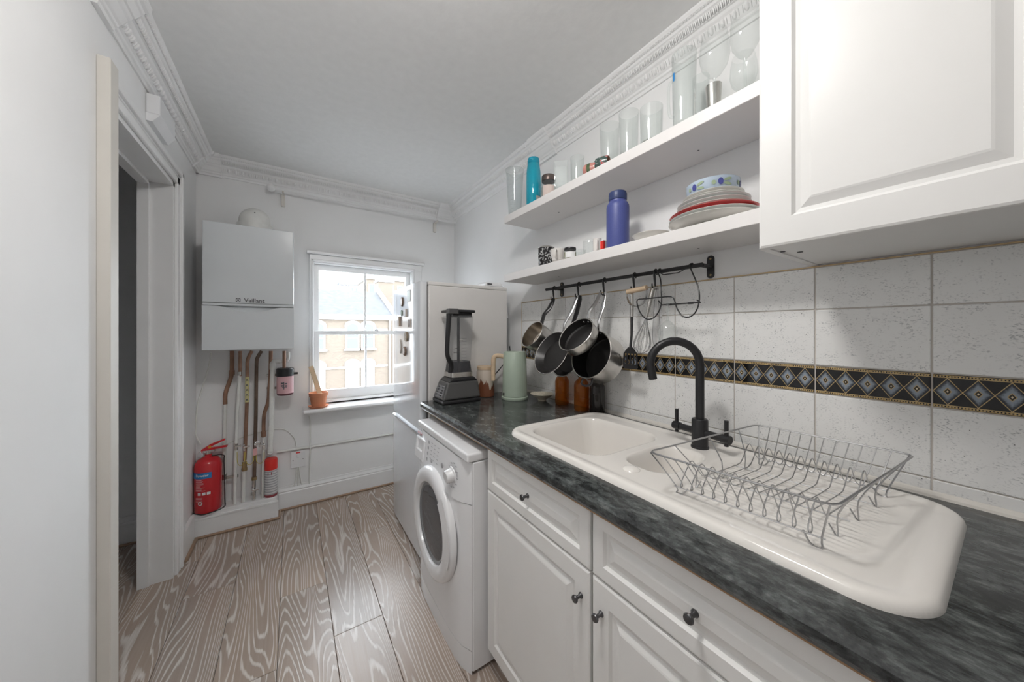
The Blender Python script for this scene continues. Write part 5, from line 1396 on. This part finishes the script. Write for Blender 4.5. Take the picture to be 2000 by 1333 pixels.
MB().cyl((fc.x - rf + 0.020, fc.y + 0.030, zm_ + 0.004), (fc.x - rf - 0.052, fc.y + 0.062, zm_ + 0.004), 0.009, seg=12).cyl((fc.x - rf + 0.020, fc.y + 0.030, zb_ + 0.05), (fc.x - rf - 0.052, fc.y + 0.062, zb_ + 0.05), 0.009, seg=12).build('pipe_stub', STEEL, t)
q0, q1 = pt(563, 688, y=FYc + 0.03), pt(549, 706, y=FYc + 0.03)
MB().tube([q0, (q0.x, q0.y, q1.z + 0.02), (q0.x - 0.012, q0.y, q1.z), q1], 0.0105, 12, smooth_path=3).build('condensate_branch', PIPEW, t)

# ------------------------------------------------------------------ fire extinguisher
ex, ey, er = -0.458, 2.905, 0.069
t = thing('fire_extinguisher', (ex, ey, LEDGE), 'red fire extinguisher with blue band on the ledge', 'fire extinguisher')
Mx = Matrix.Translation((ex, ey, LEDGE + 0.0005))
MB().lathe([(0, 0.002), (er * 0.92, 0), (er, 0.008), (er, 0.285), (er * 0.95, 0.310), (er * 0.75, 0.332), (er * 0.40, 0.345), (er * 0.26, 0.350), (er * 0.26, 0.362), (0, 0.362)], Mx, 40).build('cylinder', RED, t)
hd = MB().cyl((ex, ey, LEDGE + 0.358), (ex, ey, LEDGE + 0.385), 0.016, seg=14).box(ex - 0.03, ex + 0.035, ey - 0.012, ey + 0.012, LEDGE + 0.372, LEDGE + 0.388, 0.003, 1).build('valve_head', STEEL, t)
MB().prism([(-0.045, 0.386), (0.085, 0.392), (0.088, 0.402), (0.0, 0.402), (-0.042, 0.398)], lambda a, b, d: (ex + a + 0.01, d, LEDGE + b), ey - 0.010, ey + 0.010).build('carry_handle', RED, t)
MB().prism([(-0.045, 0.394), (0.0, 0.424), (0.074, 0.448), (0.076, 0.440), (0.012, 0.412), (-0.01, 0.398)], lambda a, b, d: (ex + a + 0.01, d, LEDGE + b), ey - 0.009, ey + 0.009).build('squeeze_lever', RED, t)
MB().cyl((ex - 0.035, ey - 0.012, LEDGE + 0.372), (ex - 0.035, ey - 0.026, LEDGE + 0.368), 0.016, seg=18).build('pressure_gauge', CHROME, t)
MB().cyl((ex + 0.008, ey - 0.0105, LEDGE + 0.408), (ex + 0.008, ey - 0.013, LEDGE + 0.408), 0.009, seg=12).build('safety_seal', mat('seal_orange', (0.75, 0.30, 0.03), 0.4), t)
rr_ = er + 0.0006
MB().lathe([(rr_, 0.225), (rr_, 0.262)], Mx, 16, a0=R(180), a1=R(292)).build('blue_band', BLUEL, t)
vs, fs = text_geo('Powder', 0.022, 0.0006)
tx_ang = R(-108)
def wrap(vs, r, ang, z): return [on_cyl(ex, ey, r, ang, v.x, LEDGE + z + v.y) for v in vs]
MB().add(wrap(vs, er + 0.0012, tx_ang, 0.246), fs).build('band_lettering', WHITEP, t)
mm = MB()
random.seed(3)
for k in range(11):
    zz = 0.216 - k * 0.0068
    w = random.uniform(0.03, 0.055)
    mm.add([on_cyl(ex, ey, er + 0.0008, tx_ang, -0.036 + w * q / 5, LEDGE + 0.0005 + zz + dz) for dz in (0, 0.0026) for q in range(6)], [(q, q + 1, q + 7, q + 6) for q in range(5)])
for k in range(4):
    zz = 0.104 - k * 0.0075
    mm.add([on_cyl(ex, ey, er + 0.0008, tx_ang, -0.036 + 0.04 * q / 5, LEDGE + 0.0005 + zz + dz) for dz in (0, 0.0022) for q in range(6)], [(q, q + 1, q + 7, q + 6) for q in range(5)])
mm.build('instruction_print', PALEPINK, t)['kind'] = 'stuff'
for k in range(3):
    o = -0.022 + k * 0.024
    MB().add([on_cyl(ex, ey, er + 0.001, tx_ang, o + 0.018 * q / 3, LEDGE + 0.122 + dz) for dz in (0, 0.017) for q in range(4)], [(q, q + 1, q + 5, q + 4) for q in range(3)]).build('pictogram', WHITEP, t)
mm = MB()
for k in range(16):
    a, b = R(k * 22.5), R((k + 1) * 22.5)
    mm.add([on_cyl(ex, ey, er + 0.001, tx_ang, -0.008 + rq * math.cos(an), LEDGE + 0.070 + rq * math.sin(an)) for an in (a, b) for rq in (0.007, 0.0125)], [(0, 1, 3, 2)])
mm.build('approval_mark', WHITEP, t)
br_ = MB().tube([(ex + 0.01, ey - er - 0.004, LEDGE + 0.003), (ex + er + 0.012, ey - 0.03, LEDGE + 0.004), (ex + er + 0.016, ey - 0.02, LEDGE + 0.06), (ex + er + 0.012, ey - 0.02, LEDGE + 0.30), (ex + er + 0.008, ey - 0.02, LEDGE + 0.345), (ex + 0.02, ey - 0.02, LEDGE + 0.352)], 0.0032, 8, smooth_path=4)
br_.build('wire_bracket', BLACKM, t)
MB().tube([(ex - er - 0.001, ey - 0.02, LEDGE + 0.003), (ex - 0.02, ey - er - 0.005, LEDGE + 0.003), (ex + 0.012, ey - er - 0.004, LEDGE + 0.003)], 0.0032, 8, smooth_path=3).build('bracket_foot', BLACKM, t)

# spray can
p = pt(528, 960, y=2.905)
X, Y = p.x + 0.004, 2.905
t = thing('spray_can', (X, Y, LEDGE), 'red-capped silver and white spray can at the end of the ledge', 'spray can')
Mx = Matrix.Translation((X, Y, LEDGE + 0.0005)); r = 0.038
MB().lathe([(0, 0.002), (r * 0.95, 0), (r, 0.005), (r, 0.016), (r * 0.98, 0.017)], Mx, 32).build('base_ring', mat('dark_red', (0.28, 0.05, 0.06), 0.3), t)
def bands():
    m, nt, out = new_mat('silver_banded_print'); b = N(nt, 'ShaderNodeBsdfPrincipled'); tc = N(nt, 'ShaderNodeTexCoord')
    wv = N(nt, 'ShaderNodeTexWave', i_Scale=18.0, i_Distortion=1.0); wv.bands_direction = 'Z'; L(nt, tc.outputs['Object'], wv.inputs['Vector'])
    L(nt, ramp(nt, wv.outputs[1], [(0.35, (0.45, 0.46, 0.48)), (0.6, (0.72, 0.72, 0.73))]), b.inputs['Base Color']); b.inputs['Roughness'].default_value = 0.3
    return finish('silver_banded_print', m, nt, out, b)
MB().lathe([(r * 0.985, 0.017), (r * 0.985, 0.188)], Mx, 32).build('can_body', bands(), t)
MB().lathe([(r * 0.985, 0.188), (r, 0.19), (r, 0.252), (r * 0.93, 0.258), (r * 0.93, 0.262), (0, 0.262)], Mx, 32).build('cap', REDB, t)
for tx, dz in (('1', -0.009), ('1', 0.011)):
    vs, fs = text_geo(tx, 0.026, 0.001)
    MB().add([on_cyl(X, Y, r + 0.0006, R(-100), dz + v.x, LEDGE + 0.166 + v.y) for v in vs], fs).build('printed_mark', mat('maroon_print', (0.3, 0.03, 0.04), 0.5), t)

# switch, conduits and cables on the back wall
a, b = pt(568, 883, y=YB), pt(596, 910, y=YB)
t = thing('fused_switch', ((a.x + b.x) / 2, YB, b.z), 'white fused spur switch with red neon on the wall', 'switch')
MB().box(a.x, b.x, YB - 0.012, YB - 0.0005, b.z, a.z, 0.003, 2).build('plate', APPL, t)
MB().box((a.x + b.x) / 2 - 0.012, (a.x + b.x) / 2 + 0.014, YB - 0.0145, YB - 0.011, a.z - 0.016, a.z - 0.008, 0.001, 1).build('neon', REDB, t)
MB().box((a.x + b.x) / 2 - 0.008, (a.x + b.x) / 2 + 0.008, YB - 0.017, YB - 0.011, a.z - 0.050, a.z - 0.024, 0.002, 1).build('rocker', APPL, t)
for s_ in (0.014, -0.014):
    MB().sphere((a.x + 0.014 if s_ > 0 else b.x - 0.014, YB - 0.012, (a.z + b.z) / 2 - 0.004), 0.0035, 8, 5).build('screw', DARKT, t)
cm = (a.x + b.x) / 2
for k, dx_ in enumerate((-0.022, 0.0, 0.022)):
    tag(MB().tube([(cm + dx_ * 0.3, YB - 0.006, b.z), (cm + dx_ * 0.6, YB - 0.007, b.z - 0.07), (cm + dx_, YB - 0.010, b.z - 0.13), (cm + dx_ * 1.3, YB - 0.012, 0.168)], 0.004, 8, smooth_path=3).build('switch_cable', PIPEW), ['white cable below the switch bending towards the spray can', 'straight white cable dropping centrally from the fused switch', 'white cable below the switch bending towards the window cable'][k], 'cable', 'cables below the switch')
zc0 = pt(545, 882, y=YB).z
cd = tag(MB().cyl((pt(541, 880, y=YB - 0.012).x, YB - 0.012, zc0), (XR - 0.002, YB - 0.012, zc0 - 0.01), 0.0095, seg=12).build('conduit', PIPEW), 'white horizontal conduit along the wall below the window', 'conduit')
tag(MB().tube([pt(604, 812, y=YB - 0.006), pt(606, 830, y=YB - 0.006), pt(606, 868, y=YB - 0.024), pt(606, 882, y=YB - 0.024), pt(605, 900, y=YB - 0.006), pt(604, 952, y=YB - 0.006)], 0.005, 8, smooth_path=3).build('wall_cable', PIPEW), 'white cable running down from the window sill', 'cable')
tag(MB().tube([pt(442, 868, y=YB - 0.004), pt(470, 856, y=YB - 0.004), pt(510, 844, y=YB - 0.004), pt(545, 838, y=YB - 0.004), pt(562, 843, y=YB - 0.004), pt(575, 857, y=YB - 0.004), pt(579, 873, y=YB - 0.004)], 0.0035, 8, smooth_path=4).build('looping_cable', PIPEW), 'thin white cable arching across the wall to the switch', 'cable')
cb = [pt(412, 690, y=2.93), pt(408, 715, y=2.94), pt(398, 750, y=2.95), pt(386, 790, y=2.955), pt(380, 825, y=2.955), pt(382, 850, y=2.95), pt(392, 868, y=2.93)]
for v in cb: v.x = max(v.x, XL + 0.0045)
tag(MB().tube(cb, 0.0042, 8, smooth_path=4).build('hanging_cable', PIPEW), 'white cable hanging from the boiler beside the corner', 'cable')

# alarm box above the door
p = pt(300, 217, x=XL); p.z = min(p.z, ZC - 0.128 - 0.055)
t = thing('door_chime', (XL, p.y, p.z), 'small white chime box on the wall above the doorway', 'chime')
y0_, y1_ = pt(284, 217, x=XL).y, pt(316, 230, x=XL).y
y0_, y1_ = min(y0_, y1_), max(y0_, y1_)
soft(MB().box(XL + 0.0005, XL + 0.045, y0_, y1_ + 0.01, p.z - 0.03, p.z + 0.055), 'housing', APPL, t, 0.004)
MB().add([(XL + 0.0005, y0_, p.z - 0.03), (XL + 0.045, y0_, p.z - 0.03), (XL + 0.02, y0_, p.z - 0.065), (XL + 0.0005, y0_, p.z - 0.065), (XL + 0.0005, y1_ + 0.01, p.z - 0.03), (XL + 0.045, y1_ + 0.01, p.z - 0.03), (XL + 0.02, y1_ + 0.01, p.z - 0.065), (XL + 0.0005, y1_ + 0.01, p.z - 0.065)],
         [(0, 1, 2, 3), (7, 6, 5, 4), (1, 5, 6, 2), (2, 6, 7, 3), (0, 4, 5, 1), (0, 3, 7, 4)]).build('sounder', APPL, t)
# curtain pole
pe = pt(531, 367, y=2.90)
ZP = pe.z
t = thing('curtain_pole', (0.5, 2.90, ZP), 'white curtain pole with ball end above the window', 'curtain pole')
MB().cyl((pe.x, 2.90, ZP), (XR - 0.02, 2.90, ZP), 0.008, seg=14).build('pole', GLOSSW, t)
MB().sphere((pe.x - 0.006, 2.90, ZP), 0.026, 18, 12).build('ball_finial', GLOSSW, t)
for px in (553, 852):
    q = pt(px, 400, y=2.93)
    MB().box(q.x - 0.012, q.x + 0.012, 2.955, YB - 0.0005, ZP - 0.10, ZP - 0.012, 0.002, 1).box(q.x - 0.006, q.x + 0.006, 2.89, 2.97, ZP - 0.022, ZP - 0.008, 0.002, 1).build('bracket', CREAMP, t)

# terracotta pot with ruler on the sill
SZ = 0.7425
X, Y = pt(622, 790, y=2.893).x, 2.893
t = thing('saucer', (X, Y, SZ), 'terracotta saucer under the flower pot', 'saucer')
MB().lathe([(0, 0.0005), (0.056, 0.0005), (0.067, 0.014), (0.069, 0.015), (0.065, 0.015), (0.054, 0.006), (0, 0.005)], Matrix.Translation((X, Y, SZ)), 36).build('dish', TERRA, t)
t = thing('flower_pot', (X, Y, SZ + 0.006), 'terracotta flower pot on the window sill', 'flower pot')
MB().lathe([(0, 0.0), (0.045, 0.0), (0.057, 0.075), (0.061, 0.077), (0.065, 0.105), (0.059, 0.105), (0.054, 0.076), (0.05, 0.03), (0, 0.03)], Matrix.Translation((X, Y, SZ + 0.007)), 40).build('pot', TERRA, t)
MB().lathe([(0.0535, 0.072), (0, 0.078)], Matrix.Translation((X, Y, SZ + 0.007)), 24).build('soil', mat('soil', (0.10, 0.07, 0.05), 0.95, noise=0.4, scale=90), t)
A, B = pt(624, 768, y=Y), pt(607, 716, y=Y + 0.012)
dv = (B - A).normalized(); sd = Vector((dv.z, 0, -dv.x)); nn = Vector((0, -1, 0))
o = MB().prism([(-0.016, -0.035), (0.016, -0.035), (0.016, (B - A).length), (-0.016, (B - A).length)], lambda a, b, d: tuple(A + sd * a + dv * b + nn * d), -0.0015, 0.0015).build('wooden_ruler', mat('ruler_wood', (0.74, 0.56, 0.36), 0.5, noise=0.06))
tag(o, 'short wooden ruler leaning out of the flower pot', 'ruler')
mm = MB()
for k in range(15):
    v = 0.004 + k * ((B - A).length - 0.01) / 15
    for s0 in (-1, 1):
        mm.add([tuple(A + sd * (s0 * 0.0155) + dv * v + nn * 0.002), tuple(A + sd * (s0 * 0.010) + dv * v + nn * 0.002), tuple(A + sd * (s0 * 0.010) + dv * (v + 0.0015) + nn * 0.002), tuple(A + sd * (s0 * 0.0155) + dv * (v + 0.0015) + nn * 0.002)], [(0, 1, 2, 3)])
mm.build('ruler_marks', DARKT, o)['kind'] = 'stuff'

# fridge magnets
def fm(px, py): return pt(px, py, x=FX)
def magnet(name, label, px, py, w, h, m, th=0.005, round_=False, m2=None, rot=0.0):
    c = fm(px, py)
    t = thing(name, (FX, c.y, c.z), label, 'magnet', 'magnets on the fridge door')
    if round_:
        Mx = Matrix.Translation((FX - 0.0004, c.y, c.z)) @ Matrix.Rotation(R(-90), 4, 'Y') @ Matrix.Diagonal((h / 2, w / 2, 1, 1))
        MB().lathe([(0, 0), (1.0, 0), (1.0, th * 0.7), (0.9, th), (0, th)], Mx, 24).build('plaque', m, t)
        if m2: MB().lathe([(0.72, th + 0.0003), (0, th + 0.0005)], Mx, 20).build('picture', m2, t)
    else:
        MB().box(FX - th - 0.0004, FX - 0.0004, c.y - w / 2, c.y + w / 2, c.z - h / 2, c.z + h / 2, 0.001, 1).build('plaque', m, t)
        if m2: MB().box(FX - th - 0.0009, FX - th, c.y - w * 0.40, c.y + w * 0.40, c.z - h * 0.40, c.z + h * 0.40).build('picture', m2, t)
    return t
MGC = mat('magnet_cream', (0.62, 0.56, 0.50), 0.4); MGB = mat('magnet_brown', (0.22, 0.15, 0.11), 0.5, noise=0.4, scale=80)
MGP = mat('magnet_pattern', (0.30, 0.24, 0.17), 0.5, noise=0.6, scale=120); MGG = mat('magnet_green', (0.10, 0.17, 0.10), 0.4)
magnet('photo_card', 'white photo card held high on the fridge door', 799, 578, 0.075, 0.075, WHITEP, 0.003, m2=mat('card_green', (0.62, 0.70, 0.66), 0.4, noise=0.1, scale=40))
magnet('fridge_magnet', 'upright oval cream magnet beside the photo card', 786, 590, 0.045, 0.062, MGB, 0.008, True, MGC)
magnet('fridge_magnet', 'small dark green magnet under the oval one', 785, 612, 0.026, 0.04, MGG, 0.006, True)
magnet('fridge_magnet', 'square framed magnet with pale picture', 793, 612, 0.05, 0.05, MGC, 0.010, m2=WHITEP)
magnet('fridge_magnet', 'square photo magnet with brown picture', 801, 632, 0.055, 0.055, MGC, 0.006, m2=MGB)
magnet('fridge_magnet', 'narrow wooden magnet near the door edge', 781, 628, 0.04, 0.065, mat('magnet_wood', (0.40, 0.29, 0.19), 0.5), 0.010)
magnet('fridge_magnet', 'round mottled brown magnet with hanging loop', 795, 658, 0.062, 0.062, MGP, 0.012, True)
magnet('fridge_magnet', 'pale wavy oval magnet below the round one', 783, 677, 0.04, 0.095, MGC, 0.006, True, WHITEP)
magnet('fridge_magnet', 'brown rimmed oval magnet lowest on the door', 792, 686, 0.05, 0.06, MGB, 0.012, True, MGC)

# ================================================================== OUTSIDE
GZ = -6.5
g = struct(MB().box(-60, 90, 3.6, 140, GZ - 0.2, GZ).build('street', mat('asphalt', (0.20, 0.20, 0.20), 0.9, noise=0.1)))
BYF = 28.0
EXW = mat('white_stucco', (0.60, 0.595, 0.58), 0.8)
SLATE = mat('slate', (0.045, 0.047, 0.052), 0.7, noise=0.2, scale=3)
EXG = mat('house_window_glass', (0.08, 0.095, 0.11), 0.25)
EXC = mat('net_curtain', (0.30, 0.30, 0.29), 0.8, noise=0.1)
def bz(py, X=4.4): return CAMH + (HOR - py) * (X * SN + BYF * CS) / FPX
t = thing('brick_house', (2.5, BYF, GZ), 'yellow brick terraced house with slate roof across the street', 'building')
BX1_ = pt(764, 640, y=BYF).x
ze, zr = bz(616), bz(571) + 0.5
MB().box(-9, BX1_, BYF, BYF + 8, GZ, ze - 0.15).build('brick_wall', BRICK, t)
rx = pt(735, 572, y=BYF + 4).x
MB().add([(-9, BYF - 0.2, ze), (BX1_ + 0.1, BYF - 0.2, ze), (rx, BYF + 4, zr), (-9, BYF + 4, zr), (BX1_ + 0.1, BYF + 8, ze), (-9, BYF + 8, ze)], [(0, 1, 2, 3), (3, 2, 4, 5), (1, 4, 2), (0, 3, 5), (0, 5, 4, 1)]).build('roof', SLATE, t)
MB().box(-9, BX1_ + 0.05, BYF - 0.22, BYF + 0.02, bz(625), bz(618)).box(-9, BX1_ + 0.1, BYF - 0.32, BYF - 0.2, bz(618), bz(615.5)).build('eaves_cornice', EXW, t)
for a, b in ((642.5, 646.5), (715, 718.5)):
    MB().box(-9, BX1_ - 0.3, BYF - 0.06, BYF + 0.02, bz(b), bz(a)).build('string_course', EXW, t)
MB().cyl((BX1_ - 0.15, BYF - 0.12, GZ), (BX1_ - 0.15, BYF - 0.12, ze - 0.1), 0.07, seg=8).build('drainpipe', mat('pipe_grey', (0.18, 0.18, 0.19), 0.6), t)
MB().add([(BX1_ + 0.12, BYF - 0.25, ze - 0.05), (BX1_ + 0.42, BYF - 0.25, ze - 0.05), (rx + 0.3, BYF + 4, zr + 0.15), (rx, BYF + 4, zr + 0.1), (BX1_ + 0.42, BYF - 0.25, ze + 0.15), (BX1_ + 0.12, BYF - 0.25, ze + 0.15), (rx, BYF + 4, zr + 0.3), (rx + 0.3, BYF + 4, zr + 0.3)], [(0, 1, 2, 3), (5, 4, 7, 6), (0, 5, 6, 3), (1, 4, 7, 2), (0, 1, 4, 5), (3, 2, 7, 6)]).build('verge', EXW, t)
def house_window(x0, x1, zt, zb, curtain):
    fr = MB()
    w = x1 - x0
    arch = [(x0 - 0.16, zt - 0.35), (x0 - 0.16, zt - 0.05)] + [(x0 + w / 2 + (w / 2 + 0.16) * math.cos(R(180 - k * 15)), zt - 0.08 + 0.36 * math.sin(R(k * 15))) for k in range(1, 12)] + [(x1 + 0.16, zt - 0.05), (x1 + 0.16, zt - 0.35)]
    fr.prism(arch, lambda a, b, d: (a, d, b), BYF - 0.14, BYF + 0.02)
    f = fr.build('window_hood', EXW, t)
    fm_ = MB().box(x0 - 0.1, x1 + 0.1, BYF - 0.10, BYF + 0.02, zb - 0.05, zt - 0.12).box(x0 - 0.22, x1 + 0.22, BYF - 0.24, BYF + 0.02, zb - 0.18, zb - 0.04).build('window_frame', EXW, t)
    sg = [(x0, zb), (x0, zt - 0.2)] + [(x0 + w / 2 + w / 2 * math.cos(R(180 - k * 22.5)), zt - 0.2 + 0.22 * math.sin(R(k * 22.5))) for k in range(1, 8)] + [(x1, zt - 0.2), (x1, zb)]
    zm = (zt + zb) / 2 - 0.1
    MB().prism([p_ for p_ in sg if p_[1] >= zt - 0.21] + [(x1, zm + 0.04), (x0, zm + 0.04)], lambda a, b, d: (a, d, b), BYF - 0.16, BYF - 0.10).build('pane', EXG if not curtain else EXC, fm_)
    MB().box(x0, x1, BYF - 0.14, BYF - 0.10, zb, zm - 0.04).build('pane', EXG if not curtain else EXC, fm_)
for x0 in (0.07, 1.16, 3.46, 4.55):
    house_window(x0, x0 + 0.75, bz(634), bz(680), False)
    house_window(x0, x0 + 0.75, bz(708), bz(768), True)
# chimney stack
t = thing('chimney_stack', (8.4, BYF + 9.2, GZ), 'tall brick chimney stack rising behind the end of the slate roof', 'chimney')
a, b = pt(736, 600, y=BYF + 9.2).x, pt(764, 600, y=BYF + 9.2).x
ctop = CAMH + (HOR - 552) * (a * SN + (BYF + 9.2) * CS) / FPX
MB().box(a, b, BYF + 8.4, BYF + 10.0, GZ, ctop).build('stack', BRICK, t)
MB().box(a - 0.12, b + 0.12, BYF + 8.28, BYF + 10.12, ctop, ctop + 0.25).build('cap', EXW, t)
for k in range(3):
    xx = a + (b - a) * (0.2 + 0.3 * k)
    MB().cyl((xx, BYF + 9.2, ctop + 0.25), (xx, BYF + 9.2, ctop + 0.95), 0.17, 0.13, seg=10).build('chimney_pot', mat('pot_clay', (0.32, 0.18, 0.12), 0.8), t)
# church tower
TYF = 70.0
a, b = pt(659, 560, y=TYF).x, pt(677, 560, y=TYF).x
k_ = (a * SN + TYF * CS) / FPX
t = thing('church_tower', ((a + b) / 2, TYF, GZ), 'distant stone church tower with short spire', 'church')
STN = mat('pale_stone', (0.17, 0.175, 0.19), 0.9)
z1_, z2_ = CAMH + (HOR - 556) * k_, CAMH + (HOR - 533) * k_
MB().box(a, b, TYF, TYF + (b - a), GZ, z1_).build('tower', STN, t)
cxm, cym = (a + b) / 2, TYF + (b - a) / 2
MB().lathe([((b - a) * 0.62, z1_), ((b - a) * 0.30, z1_ + (z2_ - z1_) * 0.45), (0, z2_ + 1.2)], Matrix.Translation((cxm, cym, 0)), 8, False).build('spire', STN, t)
for s0 in (a, b):
    MB().lathe([((b - a) * 0.14, z1_), ((b - a) * 0.14, z1_ + 1.0), (0, z1_ + 2.4)], Matrix.Translation((s0, TYF, 0)), 6, False).build('pinnacle', STN, t)
# further buildings
def block(label, px0, px1, ptop, Y, m, rows, cols, depth=8):
    a, b = pt(px0, 600, y=Y).x, pt(px1, 600, y=Y).x
    zt = CAMH + (HOR - ptop) * (a * SN + Y * CS) / FPX
    t = thing('background_building', ((a + b) / 2, Y, GZ), label, 'building')
    MB().box(a, b, Y, Y + depth, GZ, zt).build('wall', m, t)
    MB().box(a - 0.2, b + 0.2, Y - 0.2, Y + depth, zt, zt + 0.4).build('parapet', EXW, t)
    for i in range(cols):
        for j in range(rows):
            x = a + (b - a) * (i + 0.5) / cols; zz = zt - 2.2 - j * 3.2
            w = (b - a) / cols * 0.25
            f = MB().box(x - w - 0.1, x + w + 0.1, Y - 0.08, Y + 0.02, zz - 0.1, zz + 1.5).build('window', EXW, t)
            MB().box(x - w, x + w, Y - 0.1, Y - 0.07, zz, zz + 1.4).build('pane', EXG, f)
block('pale rendered house beyond the drainpipe', 768, 860, 588, 39.0, EXW, 3, 3)
block('hazy brick block rising behind the slate roof', 716, 790, 545, 52.0, BRICK, 2, 4)
block('distant grey block beside the church tower', 684, 716, 556, 90.0, STN, 2, 4)
